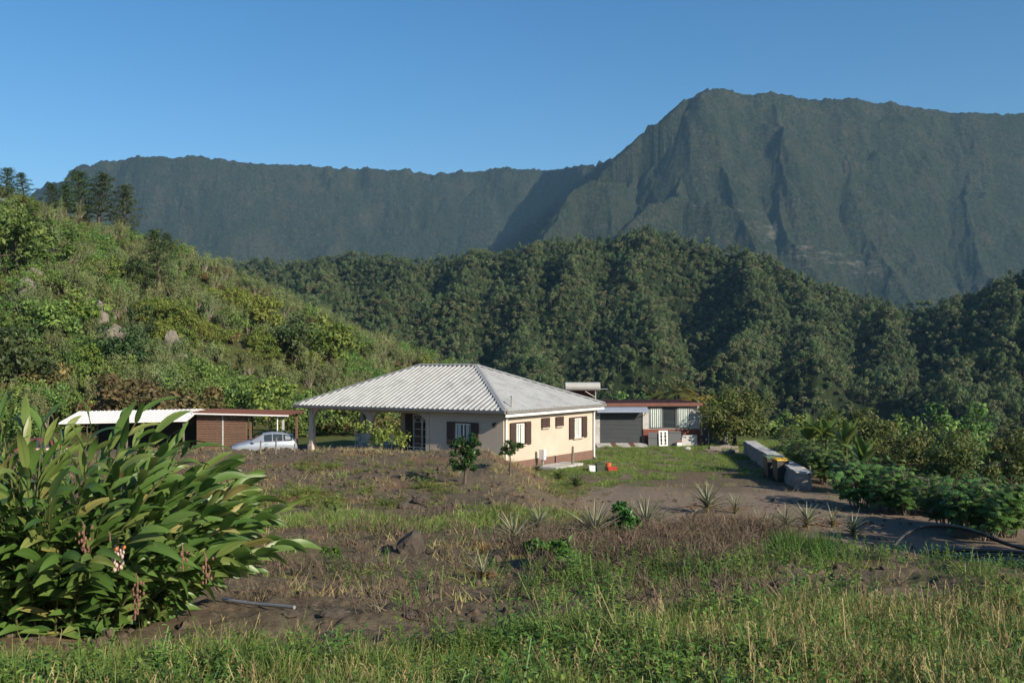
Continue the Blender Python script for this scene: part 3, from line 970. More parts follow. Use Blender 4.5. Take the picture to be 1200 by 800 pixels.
for i, (px, s) in enumerate([(375, .9), (402, 1.0), (428, .8), (455, .9), (348, .9)]):
    p = np.array([(px - 600) / F * 80, 80, 0]); p[2] = hz(p[0], p[1]) - 1.3 * s
    KINDS_L['broad'][i % 3].place(p, 'leafy tree seen through the open veranda, number %s from its left end' % ['two', 'three', 'four', 'five', 'one'][i] if False else ['green tree seen between the two left veranda posts', 'green tree seen just left of the middle veranda post', 'green tree seen right of the middle veranda post', 'green tree hidden mostly by the veranda shrub', 'green tree just left of the house roof edge'][i], None, s, rng.uniform(0, 6))

for px, y_, s_, lab in ((360, 75, .6, 'low bush seen through the left end of the veranda'), (388, 76, .7, 'low bush seen between the first and second veranda posts'), (415, 75, .6, 'low bush seen beside the rear veranda post'), (440, 77, .7, 'low bush seen past the middle veranda post'), (335, 73, .55, 'low bush between the timber shed and the veranda')):
    x_ = (px - 600) / F * y_
    KINDS_L['shrub' if px in (388, 440) else 'broad'][0].place((x_, y_, hz(x_, y_) - .7 * s_), lab, None, s_ * 1.3, px)
# the many bushes and trees that look alike
made = {}
N = 8000
az = rng.uniform(R(-33), R(0), N); r = np.sqrt(72 ** 2 + rng.random(N) * (215 ** 2 - 72 ** 2))
x = np.sin(az) * r; y = np.cos(az) * r; z = LH(x, y)
ok = z > H(x, y) - .2
px = 600 + F * x / y; row = HROW - F * z / y
# in view: not behind the crest
A = np.linspace(-.8, .1, 500); RR = np.geomspace(60, 240, 300)
a2, r2 = np.meshgrid(A, RR); mx = np.maximum.accumulate(LH(np.sin(a2) * r2, np.cos(a2) * r2) / r2, 0)
ia = np.clip(np.round((az + .8) / .9 * 499).astype(int), 0, 499); ir = np.clip(np.searchsorted(RR, r) - 2, 0, 299)
ok &= (z + 2.5) / r > mx[ir, ia] - .002
ok &= (px > -60) & (px < 640)
P = np.stack([x, y, z], 1)[ok]; px = px[ok]; row = row[ok]
cell = np.floor(P[:, :2] / 1.45).astype(int); _, first = np.unique(cell[:, 0] * 100003 + cell[:, 1], return_index=True)
P = P[first]; px = px[first]; row = row[first]
zone = vnoise(P[:, 0] / 12, P[:, 1] / 12, 95)
uu = rng.random(len(P))
kinds = np.where(zone > .68, 'broad', np.where(zone < .19, 'yellow', 'pale'))
kinds = np.where((kinds == 'pale') & (uu < .14), 'broad', kinds)
kinds = np.where((uu > .95), 'dark', kinds)
kinds = np.where((uu > .91) & (uu < .95), 'shrub', kinds)
kinds = np.where((px > 215) & (uu > .86) , 'shrub', kinds)
kinds = np.where((px < 140) & (row > 300) & (uu < .55), 'broad', kinds)
s = rng.uniform(.45, .95, len(P)) * np.where(kinds == 'pale', 1.0, .75)
order = np.argsort(np.hypot(P[:, 0], P[:, 1]) / s)
words_ = {'broad': ('leafy green tree among the scrub on the sunlit hillside', 'leafy trees on the hillside'),
          'yellow': ('yellowish green small tree among the hillside scrub', 'yellow green trees on the hillside'),
          'pale': ('pale grey green feathery bush on the sunlit hillside', 'pale bushes on the hillside'),
          'dark': ('small dark green tree among pale hillside scrub', 'dark trees on the hillside'),
          'shrub': ('olive brown bush among pale hillside scrub', 'olive bushes on the hillside')}
quota = {'broad': 65, 'yellow': 40, 'pale': 120, 'dark': 20, 'shrub': 35}
rest = []
for i in order:
    kd = kinds[i]
    if quota[kd] > 0:
        quota[kd] -= 1
        kk = KINDS_L[kd][int(rng.integers(len(KINDS_L[kd])))]
        o = bpy.data.objects
        kk.place(P[i] - [0, 0, .2], words_[kd][0], words_[kd][1], s[i], rng.uniform(0, 6.28))
    else:
        rest.append(i)
rest = np.array(rest)
sp = [joined(300, 'broad', 700), joined(301, 'yellow', 700), joined(302, 'pale', 700), joined(303, 'pale', 700), joined(304, 'dark', 700), joined(305, 'shrub', 800)]
im = {'broad': [0], 'yellow': [1], 'pale': [2, 3], 'dark': [4], 'shrub': [5]}
idx = np.array([im[kinds[i]][int(rng.integers(len(im[kinds[i]])))] for i in rest])
scatter('hillside_scrub', sp, P[rest] - [0, 0, .2], idx, np.stack([0 * uu[rest], 0 * uu[rest], rng.uniform(0, 6.28, len(rest))], 1), np.repeat(s[rest][:, None], 3, 1))
print('hill', len(P), len(rest))
# ------------------------------------------------------------------ materials of buildings and things
CREAM = surf('cream_render', (.485, .415, .338), (.44, .375, .30), 1.2, .85, .25, 60, stain=(.44, .36, .29), stain_scale=.8)
PLINTH = surf('red_brown_plinth', (.17, .10, .078), (.13, .078, .06), 3, .85, .2)
WHITE = surf('white_paint', (.78, .77, .74), (.70, .69, .66), 4, .5)
WHITEP = surf('white_plastic', (.74, .74, .73), (.66, .66, .65), 3, .4)
SHUT = surf('dark_brown_shutter_wood', (.060, .036, .028), (.040, .024, .020), 8, .6, .3)
ROOFM = surf('weathered_pale_roof_sheet', (.40, .415, .41), (.33, .34, .335), 2.2, .5, .05, stain=(.26, .26, .25), stain_scale=1.1, spec=.5)
CAPM = surf('grey_roof_cap', (.30, .31, .31), (.24, .245, .25), 3, .55, spec=.5)
GUTTER = surf('grey_gutter', (.20, .20, .195), (.15, .15, .15), 3, .5)
GLASS = glassy('window_glass', (.035, .045, .05))
CURT = surf('pale_curtain', (.55, .60, .56), (.45, .50, .47), 5, .9)
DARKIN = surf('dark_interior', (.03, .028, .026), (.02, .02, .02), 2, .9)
CONC = surf('rough_concrete', (.25, .24, .225), (.17, .165, .155), 5, .9, .5, stain=(.16, .155, .145), stain_scale=2)
CONCL = surf('pale_concrete', (.46, .45, .43), (.36, .355, .34), 4, .9, .4, stain=(.24, .235, .22), stain_scale=1.6)
STONE = surf('lava_stone', (.085, .068, .052), (.036, .030, .024), 6, .95, .9)
PALEROCK = surf('pale_cliff_rock', (.20, .18, .15), (.09, .08, .068), 1.5, .95, .9, 4)
DOORG = surf('dark_grey_roller_door', (.050, .058, .062), (.042, .048, .052), 2, .5)
BLUEG = surf('blue_grey_awning', (.23, .28, .36), (.19, .23, .30), 3, .5)
REDW = surf('red_brown_render', (.19, .062, .036), (.14, .045, .028), 2.5, .85, .3)
RUST = surf('rusty_red_sheet', (.17, .065, .042), (.10, .045, .034), 5, .7)
GREYP = surf('mid_grey_panel', (.085, .09, .097), (.07, .074, .08), 3, .6)
TIMB = surf('brown_timber_slats', (.165, .095, .064), (.105, .062, .044), 10, .75, .3)
METAL = surf('galvanised_metal', (.42, .43, .43), (.34, .35, .35), 6, .4, metal=.6)
TANK = surf('grey_white_tank', (.36, .37, .36), (.30, .31, .30), 3, .45)
PANELB = glassy('solar_glass', (.012, .018, .035))
SILV = surf('silver_car_paint', (.36, .40, .45), (.33, .37, .42), 1.5, .28, metal=.45, spec=.6)
REDCAR = surf('dark_red_car_paint', (.16, .035, .03), (.13, .03, .026), 1.5, .3, spec=.6)
TYRE = surf('black_tyre', (.018, .018, .018), (.012, .012, .012), 10, .85)
LAMP = glassy('headlight_glass', (.55, .56, .58), .1)
TAIL = glassy('tail_light_red', (.35, .02, .015), .2)
BINB = surf('grey_green_bin_plastic', (.062, .06, .052), (.045, .045, .04), 3, .55)
YELLOW = surf('yellow_bin_lid', (.66, .42, .03), (.58, .36, .03), 4, .5)
GREENL = surf('green_bin_lid', (.10, .16, .10), (.08, .13, .08), 4, .55)
BLACKP = surf('black_pipe_plastic', (.020, .021, .024), (.014, .014, .016), 6, .45, spec=.6)
WOODG = surf('grey_weathered_wood', (.20, .175, .145), (.11, .095, .08), 8, .9, .5)
ORANGE = surf('orange_plastic', (.60, .14, .03), (.5, .11, .03), 4, .5)
REDP = surf('red_plastic', (.45, .05, .03), (.36, .04, .03), 4, .5)
GREENB = surf('dark_green_tub', (.045, .065, .035), (.035, .05, .03), 4, .7)
CHROME = surf('plain_steel', (.45, .46, .47), (.4, .4, .42), 4, .35, metal=.8)


def wall_holes(mb, o, u, n, L, Hh, T, holes, **k):
    """wall from o along u (unit), outward normal n, thickness T inwards, with rectangular holes (u0,u1,z0,z1)"""
    us = sorted({0, L} | {h[0] for h in holes} | {h[1] for h in holes})
    zs = sorted({0, Hh} | {h[2] for h in holes} | {h[3] for h in holes})
    o = np.array(o, float); u = np.array(u, float); n = np.array(n, float); up = np.array([0, 0, 1.0])
    inh = lambda a, b: any(h[0] < a < h[1] and h[2] < b < h[3] for h in holes)
    pt = lambda a, z, t: o + u * a + up * z - n * t
    for i in range(len(us) - 1):
        for j in range(len(zs) - 1):
            a, b, c, d = us[i], us[i + 1], zs[j], zs[j + 1]
            if inh((a + b) / 2, (c + d) / 2): continue
            mb.add([pt(a, c, 0), pt(b, c, 0), pt(b, d, 0), pt(a, d, 0)], [(0, 1, 2, 3)], **k)
            mb.add([pt(a, c, T), pt(b, c, T), pt(b, d, T), pt(a, d, T)], [(3, 2, 1, 0)], **k)
    for a, b, c, d in list(holes) + [(0, L, 0, Hh)]:
        V = [pt(p, q, t) for t in (0, T) for p, q in ((a, c), (b, c), (b, d), (a, d))]
        mb.add(V, [(i, (i + 1) % 4, 4 + (i + 1) % 4, 4 + i) for i in range(4)], **k)
    return mb


def frame_mb(w, h, t=.06, d=.06, mull=0, trans=0):
    """window frame in local coords: x across, y depth (front at -d), z up; centred on x, bottom at 0"""
    m = MB()
    m.bbox(-w / 2, -w / 2 + t, -d, 0, 0, h, .006); m.bbox(w / 2 - t, w / 2, -d, 0, 0, h, .006)
    m.bbox(-w / 2 + t, w / 2 - t, -d, 0, 0, t, .006); m.bbox(-w / 2 + t, w / 2 - t, -d, 0, h - t, h, .006)
    for i in range(mull):
        c = -w / 2 + w * (i + 1) / (mull + 1); m.bbox(c - t * .7, c + t * .7, -d + .004, -.004, t, h - t, .006)
    for i in range(trans):
        c = h * (i + 1) / (trans + 1)
        m.bbox(-w / 2 + t, w / 2 - t, -d + .012, -.012, c - .014, c + .014, .004)
    return m


def curtain_mb(w, h, folds=9, amp=.03):
    n = folds * 6; xs = np.linspace(-w / 2, w / 2, n)
    ys = amp * np.sin(np.linspace(0, folds * 2 * math.pi, n)) + .01 * np.sin(np.linspace(0, 17, n))
    V = [(x, y, 0) for x, y in zip(xs, ys)] + [(x, y * .7, h) for x, y in zip(xs, ys)]
    return MB().add(V, np.array([(i, i + 1, n + i + 1, n + i) for i in range(n - 1)]))


def shutter_mb(w, h):
    m = MB()
    m.bbox(-w / 2, w / 2, -.035, 0, 0, h, .006)
    n = max(3, int(w / .13))
    for i in range(n):        # vertical boards
        a = -w / 2 + w * i / n; m.bbox(a + .006, a + w / n - .006, -.05, -.036, .01, h - .01, .004)
    for z in (.16, .84): m.bbox(-w / 2 + .02, w / 2 - .02, -.07, -.0505, h * z - .05, h * z + .05, .005)
    return m


def place_child(o, parent, loc, rz=0.0):
    o.parent = parent; o.location = loc; o.rotation_euler = (0, 0, rz)
    return o


def window(parent, loc, rz, w, h, shutters=True, name='window', mull=1, curt=True, sw=None):
    """a window: frame mesh as the part, its pane, sill, curtain and shutters as sub-parts"""
    f = frame_mb(w, h, mull=mull).build(name, WHITE); place_child(f, parent, loc, rz)
    MB().add([(-w / 2 + .05, -.025, .05), (w / 2 - .05, -.025, .05), (w / 2 - .05, -.025, h - .05), (-w / 2 + .05, -.025, h - .05)], [(0, 1, 2, 3)]).build('pane', GLASS, f)
    if curt:
        for sgn in (-1, 1):
            c = curtain_mb(w * .24, h * .9, 4).build('curtain', CURT, f, smooth=True); c.location = (sgn * w * .27, -.045, .06)
    MB().bbox(-w / 2 - .12, w / 2 + .12, -.2, -.062, -.07, -.002, .012).build('sill', CREAM, f)
    if shutters:
        sw = sw or w * .52
        for sgn in (-1, 1):
            s_ = shutter_mb(sw, h + .1).build('shutter', SHUT, f)
            s_.location = (sgn * (w / 2 + sw / 2 + .03), -.115, -.03) if w > .6 else (sgn * (sw / 2 + .005), -.115, -.03)
        MB().bbox(-w / 2 - .05, w / 2 + .05, -.12, -.064, h + .002, h + .07, .01).build('lintel', SHUT, f)
    return f


# ------------------------------------------------------------------ the house
YAW = R(-35)
HX, HY = -.43, 50.0
house = thing('house', 'cream single storey house with dark shutters, pale ribbed hip roof and open corner veranda', 'house', (HX, HY, YARD), YAW)
W, D, EV = 14.2, 8.95, 3.12           # width (local -x), depth (local y), eave height
T = .2
BW = 9.1                              # enclosed width
REC0, REC1, RD = 4.8, 9.1, 2.6        # recess of the veranda in the front
wl = MB()
# right wall (x=0), windows along y
rw = [(1.05, 1.85, 1.32, 2.42), (3.55, 4.05, 2.08, 2.52), (4.95, 5.45, 2.08, 2.52), (6.75, 7.55, 1.32, 2.42)]
wall_holes(wl, (0, 0, .5), (0, 1, 0), (1, 0, 0), D, EV - .5 - .02, T, [(a, b, c - .5, d - .5) for a, b, c, d in rw])
# front wall solid bay
wall_holes(wl, (-REC0, 0, .5), (1, 0, 0), (0, -1, 0), REC0 - T - .002, EV - .52, T, [(REC0 - 3.05, REC0 - 2.05, .8, 1.9)])
# recess side and back wall with french door opening and a small window
wall_holes(wl, (-REC0 + .0, RD, .5), (0, -1, 0), (-1, 0, 0), RD - T - .002, EV - .52, T, [])
wall_holes(wl, (-REC1, RD, .5), (1, 0, 0), (0, -1, 0), REC1 - REC0 - .002, EV - .52, T, [(REC1 - 8.18, REC1 - 6.86, .0, 2.1)])
wall_holes(wl, (-REC1 - .002, D, .5), (0, -1, 0), (-1, 0, 0), D - RD, EV - .52, T, [])
wall_holes(wl, (-T - .002, D, .5), (-1, 0, 0), (0, 1, 0), BW - 2 * T, EV - .52, T, [])
wl.build('wall', CREAM, house)
pl = MB()
pl.bbox(-REC0 + .2, .03, -.03, .18, -.6, .498, .012); pl.bbox(-.18, .031, .182, D + .02, -.6, .498, .012)
pl.build('plinth', PLINTH, house)
fl = MB(); fl.bbox(-W, -REC0 + .18, -.05, D, -.6, .42, .02); fl.build('veranda_floor', CONC, house)
# ceiling board under the roof keeps the inside dark
MB().box(-W - .3, .3, -.3, D + .3, EV - .02, EV + .02).build('soffit', CREAM, house)
for (a, b, c, d) in rw:
    small = (b - a) < .6
    window(house, (-.07, (a + b) / 2, c), R(90), b - a, d - c, True, mull=0 if small else 1, curt=not small, sw=.38 if small else .5)
window(house, (-2.55, .07, 1.3), 0, 1.0, 1.1, True, sw=.5)
# french doors, arched glazing
fd = frame_mb(1.3, 2.08, .075, .07, 1, 4).build('french_door', WHITE); place_child(fd, house, (-7.52, RD + .06, .5))
MB().add([(-.6, -.03, .07), (.6, -.03, .07), (.6, -.03, 2.0), (-.6, -.03, 2.0)], [(0, 1, 2, 3)]).build('pane', GLASS, fd)
for sgn in (-1, 1):
    a = MB()
    pts = [(sgn * .3 + .24 * math.cos(t), -.05, 1.62 + .3 * math.sin(t)) for t in np.linspace(0, math.pi, 12)]
    a.tube(pts, .025, 6); a.build('arched_bar', WHITE, fd)
for sgn in (-1, 1):
    s_ = shutter_mb(.5, 2.1).build('shutter', SHUT, fd); s_.location = (sgn * .94, -.12, 0)
# posts and beams of the veranda with curved brackets
for (x, y, tall) in [(-W + .35, .2, 1), (-REC1 - .1, .2, 1), (-REC0 - .17, .16, 1), (-W + .35, D - .3, 0), (-W + .35, D * .5, 0), (-REC1 - .35, D - .3, 0)]:
    c = MB(); c.bbox(x - .15, x + .15, y - .15, y + .15, .42, EV - .3, .03)
    c.bbox(x - .2, x + .2, y - .2, y + .2, .42, .75, .03)
    c.build('post', CREAM, house)
bm = MB(); bm.bbox(-W + .15, -REC0 - .01, .04, .36, EV - .3, EV - .025, .02); bm.bbox(-W + .19, -W + .51, .365, D - .1, EV - .3, EV - .025, .02)
bm.bbox(-W + .52, -REC1 - .25, D - .45, D - .13, EV - .3, EV - .025, .02)
for x, sg in ((-W + .5, 1), (-REC1 - .25, -1), (-REC1 + .05, 1), (-REC0 - .32, -1)):      # arched corners
    pts = [(x + sg * .001, EV - .29)] + [(x + sg * (.75 - .75 * math.sin(t)), EV - 1.05 + .75 * math.cos(t) * 1.0) for t in np.linspace(0, math.pi / 2, 8)]
    pts = [(x, EV - .301), (x + sg * .75, EV - .301)] + [(x + sg * .75 * (1 - math.sin(t)), EV - 1.0 + .699 * math.cos(t)) for t in np.linspace(0.15, math.pi / 2, 8)]
    bm.prism(pts, 1, .1, .3)
bm.build('beam', CREAM, house)
# hip roof
OV = .48; RZ = 5.36; LX, RX, FY, BY = -W - OV, OV, -OV, D + OV; E = EV + .04
ra, rb, ry = -5.05, -9.3, D / 2
LDROP = .10
rf = MB(); tk = .06


def roofplane(A, B, Cc, Dd, rib_axis, spacing, rh=.055, rw_=.11):
    """eave A->B, ridge Dd..Cc; ribs run up the slope"""
    A, B, Cc, Dd = map(lambda q: np.array(q, float), (A, B, Cc, Dd))
    n = nrm(np.cross(B - A, Dd - A)); n = n if n[2] > 0 else -n
    poly = [A, B, Cc] + ([] if np.allclose(Cc, Dd) else [Dd])
    m = len(poly)
    rf.add([p for p in poly] + [p - n * tk for p in poly], [tuple(range(m)), tuple(range(m, 2 * m))[::-1]] + [(i, (i + 1) % m, m + (i + 1) % m, m + i) for i in range(m)])
    u = nrm(B - A); Lg = np.linalg.norm(B - A)
    up_ = np.cross(n, u); up_ = up_ if up_[2] > 0 else -up_
    top = np.dot(Cc - A, up_); c0 = np.dot(Dd - A, u); c1 = np.dot(Cc - A, u)
    s = spacing * .5
    while s < Lg:
        hh = top if c0 <= s <= c1 else (top * s / c0 if s < c0 else top * (Lg - s) / (Lg - c1))
        if hh > .3:
            b0 = A + u * s - up_ * .03 + n * .001; b1 = A + u * s + up_ * (hh - .04) + n * .001
            V = []
            for q in (b0, b1):
                V += [q - u * rw_ / 2, q - u * rw_ * .28 + n * rh, q + u * rw_ * .28 + n * rh, q + u * rw_ / 2]
            rf.add(V, [(0, 1, 5, 4), (1, 2, 6, 5), (2, 3, 7, 6), (0, 3, 2, 1), (4, 5, 6, 7)])
        s += spacing


fl_, fr_, br_, bl_ = (LX, FY, E - LDROP), (RX, FY, E), (RX, BY, E), (LX, BY, E - LDROP)
r1, r2 = (ra, ry, RZ), (rb, ry, RZ)
roofplane(fl_, fr_, r1, r2, 0, .335)
roofplane(fr_, br_, r1, r1, 0, .335, .03)
roofplane(br_, bl_, r2, r1, 0, .335)
roofplane(bl_, fl_, r2, r2, 0, .335)
roof = rf.build('roof', ROOFM, house)
cp = MB()
for a, b in ((r1, r2), (r1, fr_), (r1, br_), (r2, fl_), (r2, bl_)):
    a = np.array(a) + [0, 0, .05]; b = np.array(b) + [0, 0, .05]
    d_ = nrm(b - a); sd = nrm(np.cross(d_, [0, 0, 1])); upv = np.cross(sd, d_)
    V = []
    for q in (a, b): V += [q - sd * .17 - upv * .035, q + upv * .035, q + sd * .17 - upv * .035, q - upv * .06]
    cp.add(V, [(0, 1, 5, 4), (1, 2, 6, 5), (2, 3, 7, 6), (3, 0, 4, 7), (0, 3, 2, 1), (4, 5, 6, 7)])
cp.build('ridge_cap', CAPM, roof)
gt = MB()
for a, b in ((fl_, fr_), (fr_, br_)):
    a = np.array(a); b = np.array(b); d_ = nrm(b - a); o_ = np.array([d_[1], -d_[0], 0])
    V = []
    for q in (a, b): V += [q + [0, 0, -.02], q + o_ * .11 + [0, 0, -.02], q + o_ * .09 + [0, 0, -.15], q + [0, 0, -.17]]
    gt.add(V, [(0, 1, 5, 4), (1, 2, 6, 5), (2, 3, 7, 6), (3, 0, 4, 7), (0, 3, 2, 1), (4, 5, 6, 7)])
gt.build('gutter', GUTTER, roof)
fa = MB(); fa.box(RX - .06, RX - .03, FY + .05, BY - .05, E - .33, E - .16); fa.build('fascia', WHITE, roof)
for x, y in ((.09, .12), (.09, D - .1)):
    dp = MB(); dp.tube([(RX - .02, y, E - .16), (x + .12, y, E - .36), (x, y, E - .5), (x, y, .12), (x + .22, y - .06, .03)], .055, 8); dp.build('downpipe', WHITE, house, smooth=True)
vp = MB(); vp.tube([(.12, .55, E + .08), (.12, .55, E + .62)], .04, 8); vp.tube([(.12, .55, E + .62), (.12, .55, E + .7)], .07, 8); vp.build('vent_pipe', METAL, roof)
MB().bbox(-.6, -.42, -.14, -.002, 2.32, 2.5, .01).build('wall_lamp', DARKIN, house)


def loc2w(x, y, z=0.0):
    return np.array([HX + x * math.cos(YAW) - y * math.sin(YAW), HY + x * math.sin(YAW) + y * math.cos(YAW), YARD + z])


# white plastic garden chairs on the veranda
def chair_mb():
    m = {}
    s_ = MB(); s_.bbox(-.22, .22, -.22, .22, .40, .44, .015); m['seat'] = s_
    b = MB()
    for i in range(5): b.bbox(-.2 + i * .09, -.2 + i * .09 + .06, .2, .225, .44, .88, .008)
    b.bbox(-.22, .22, .195, .23, .85, .92, .012); m['backrest'] = b
    return m


chk = Kind('garden_chair', 'chair', [(k, v, WHITEP, False) for k, v in chair_mb().items()] +
           [('leg', MB().bbox(sx * .2 - .02, sx * .2 + .02, sy * .2 - .02, sy * .2 + .02, 0, .40, .006), WHITEP, False) for sx in (-1, 1) for sy in (-1, 1)] +
           [('armrest', MB().bbox(sx * .25 - .025, sx * .25 + .025, -.2, .22, .62, .65, .008), WHITEP, False) for sx in (-1, 1)])
for x, y, rz, lab in [(-13.3, 3.6, 1.2, 'white plastic garden chair by the corner post at the left end of the veranda'), (-11.8, 2.4, .4, 'white plastic garden chair in the middle of the left veranda bay'), (-9.7, 2.1, -.3, 'white plastic garden chair behind the middle veranda post')]:
    chk.place(loc2w(x, y, .42), lab, 'garden chairs on the veranda', 1.0, YAW + rz)
# white lounger by the french doors
lg = thing('sun_lounger', 'white plastic sun lounger with slatted sides in front of the french doors', 'lounger', loc2w(-5.9, .75, .42), YAW)
m_ = MB(); m_.bbox(-.85, .6, -.3, .3, .30, .35, .012)
for i in range(9): m_.bbox(-.8 + i * .155, -.72 + i * .155, -.28, .28, .351, .37, .006)
m_.build('bed', WHITEP, lg)
m_ = MB(); m_.prism([(.602, .33), (.66, .33), (1.12, .72), (1.06, .74)], 1, -.28, .28); m_.build('backrest', WHITEP, lg)
for sx in (-.78, .5):
    for sy in (-.27, .27): MB().bbox(sx - .025, sx + .025, sy - .025, sy + .025, 0, .298, .006).build('leg', WHITEP, lg)
m_ = MB(); m_.bbox(-.85, .6, -.36, -.33, .52, .56, .006)
for x in (-.8, -.35, .1, .55): m_.bbox(x - .02, x + .02, -.355, -.335, .36, .518, .004)
m_.build('side_rail', WHITEP, lg)

# electric box, post and slab beside the right wall
eb = thing('meter_box', 'white electricity meter box on the ground against the cream right wall', 'meter box', (loc2w(.45, 2.9)[0], loc2w(.45, 2.9)[1], hz(*loc2w(.45, 2.9)[:2])), YAW)
MB().bbox(-.16, .16, -.1, .1, .45, 1.0, .015).build('cabinet', WHITEP, eb); MB().bbox(-.05, .05, -.05, .05, -.2, .448, .006).build('stand', CONC, eb)
p = loc2w(1.25, 4.6); q = thing('concrete_post', 'short grey wooden post standing in front of the cream wall', 'post', (p[0], p[1], hz(p[0], p[1])))
MB().tube([(0, 0, -.2), (0, .01, .5), (.01, 0, 1.0)], [.075, .07, .065], 9).build('shaft', WOODG, q)
MB().tube([(.01, 0, .99), (.012, 0, 1.07)], [.06, .045], 9).build('cap', WOODG, q)
q.name = 'wooden_post'
p = loc2w(.9, 3.9); q = thing('slab', 'low pale concrete slab at the foot of the cream right wall', 'slab', (p[0], p[1], hz(p[0], p[1])), YAW)
MB().bbox(-.7, .6, -1.3, 1.4, -.1, .14, .02).build('top', CONCL, q)

# ------------------------------------------------------------------ annex
AX, AY = 8.95, 66.0
annex = thing('annex', 'low flat roofed annex with dark roller door and curtained window over red brown base', 'annex', (AX, AY, YARD), R(4))
aL, aR, aD, aH = -6.0, 3.55, 5.0, 2.72
wl = MB()
# openings: roller door x -3.15..-.3 ; window x .05..2.95
wall_holes(wl, (aL, 0, 0), (1, 0, 0), (0, -1, 0), aR - aL, aH, .2, [(-3.15 - aL, -.28 - aL, .14, 2.38), (.12 - aL, 2.88 - aL, 1.1, 2.56)])
wall_holes(wl, (aR - .002, .202, 0), (0, 1, 0), (1, 0, 0), aD - .2, aH, .2, [])
wall_holes(wl, (aL + .2, aD, 0), (-1, 0, 0), (0, 1, 0), .001 + .2, aH, .2, [])
wl.box(aL + .002, aR - .204, aD - .2, aD, 0, aH)
wl.box(aL, aL + .2, .202, aD - .202, 0, aH)
wl.build('wall', CONCL, annex)
b = MB(); b.bbox(-.26, aR + .03, -.05, -.003, -.1, 1.08, .012); b.build('base_panel', REDW, annex)
rd = MB()
n = 26
for i in range(n):
    z0 = .14 + i * 2.24 / n; rd.bbox(-3.15, -.28, .06, .11, z0 + .004, z0 + 2.24 / n - .004, .012)
rd.build('roller_door', DOORG, annex)
aw = MB(); aw.prism([(-.75, 2.30), (-.75, 2.34), (-.004, 2.68), (-.004, 2.60)], 0, -3.45, -.05); aw.bbox(-3.45, -.05, -.79, -.751, 2.22, 2.36, .008); aw.build('awning', BLUEG, annex)
for x in (-3.3, -.2):
    MB().tube([(x, -.02, 2.0), (x, -.70, 2.26)], .025, 6).build('bracket', DARKIN, annex)
wf = frame_mb(2.76, 1.46, .07, .08, 2).build('window', GREYP); place_child(wf, annex, (1.5, .08, 1.1))
MB().add([(-1.3, -.03, .07), (1.3, -.03, .07), (1.3, -.03, 1.39), (-1.3, -.03, 1.39)], [(0, 1, 2, 3)]).build('pane', GLASS, wf)
for x0, w_ in ((-.93, .78), (.92, .75)):
    c = curtain_mb(w_, 1.3, 6, .05).build('curtain', CURT, wf, smooth=True); c.location = (x0, -.10, .08)
rf2 = MB(); rf2.bbox(aL - .15, aR + .12, -.3, aD + .2, aH + .01, aH + .08, .01)
for i in range(48): rf2.bbox(aL - .13 + i * .2, aL - .07 + i * .2, -.31, aD + .2, aH + .081, aH + .12, .008)
ar = rf2.build('roof', RUST, annex)
MB().bbox(aL - .15, aR + .13, -.34, -.305, aH - .12, aH + .10, .008).build('fascia', RUST, ar)
# ramp in front of roller door
rp = thing('door_ramp', 'pale concrete ramp with two reddish strips before the dark roller door', 'ramp', (AX - 1.72, AY - .12, YARD), R(4))
MB().prism([(-1.1, -.15), (-1.1, .02), (0, .17), (0, -.15)], 0, -1.75, 1.6).build('slab', CONCL, rp)
for x in (-.75, .45): MB().add([(x, -1.101, .0), (x + .35, -1.101, .0), (x + .35, -1.1, .024), (x, -1.1, .024), (x, -.0, .1765), (x + .35, -.0, .1765)], [(3, 2, 5, 4)]).build('red_strip', RUST, rp)


def aw2(x, y, z=0.): return np.array([AX + x * math.cos(R(4)) - y * math.sin(R(4)), AY + x * math.sin(R(4)) + y * math.cos(R(4)), YARD + z])


def lean(name, label, cat, x, y, w_, h_, parts, tilt=.1):
    p = aw2(x, y); o = thing(name, label, cat, (p[0], p[1], hz(p[0], p[1])), R(4))
    o.rotation_euler = (-tilt, 0, R(4))
    for pn, mb, mt in parts: mb.build(pn, mt, o)
    return o


lean('leaning_door', 'white glazed door leaf leaning against the red brown annex wall', 'door', .98, -.52, .72, 1.15,
     [('frame', frame_mb(.6, 1.02, .1, .045, 1, 3), WHITE), ('pane', MB().add([(-.24, -.02, .1), (.24, -.02, .1), (.24, -.02, .93), (-.24, -.02, .93)], [(0, 1, 2, 3)]), GLASS)])
lean('grey_board', 'small dark grey panel leaning left of the white door', 'panel', .28, -.5, .5, 1.05, [('board', MB().bbox(-.3, .3, -.03, 0, 0, .92, .008), GREYP), ('batten', MB().bbox(-.3, .3, -.05, -.031, .5, .56, .004), DOORG)])
lean('grey_board', 'wide dark grey panel leaning right of the white door', 'panel', 1.75, -.5, .8, 1.1, [('board', MB().bbox(-.45, .45, -.03, 0, 0, .98, .008), GREYP), ('batten', MB().bbox(-.45, .45, -.05, -.031, .85, .9, .004), DOORG)])
o = thing('cardboard_box', 'small white and red box on the wide grey panel by the annex', 'box', aw2(1.95, -.78, .02), .3)
MB().bbox(-.17, .17, -.12, .12, 0, .22, .006).build('body', WHITEP, o); MB().bbox(-.175, .175, -.125, .125, .222, .26, .006).build('lid', REDP, o)
lean('leaning_board', 'light grey board leaning against the right end of the annex base', 'board', 2.75, -.45, .9, .7, [('board', MB().bbox(-.52, .52, -.03, 0, 0, .72, .008), CONCL), ('edging', MB().bbox(-.52, .52, -.04, -.031, .66, .71, .004), METAL)])

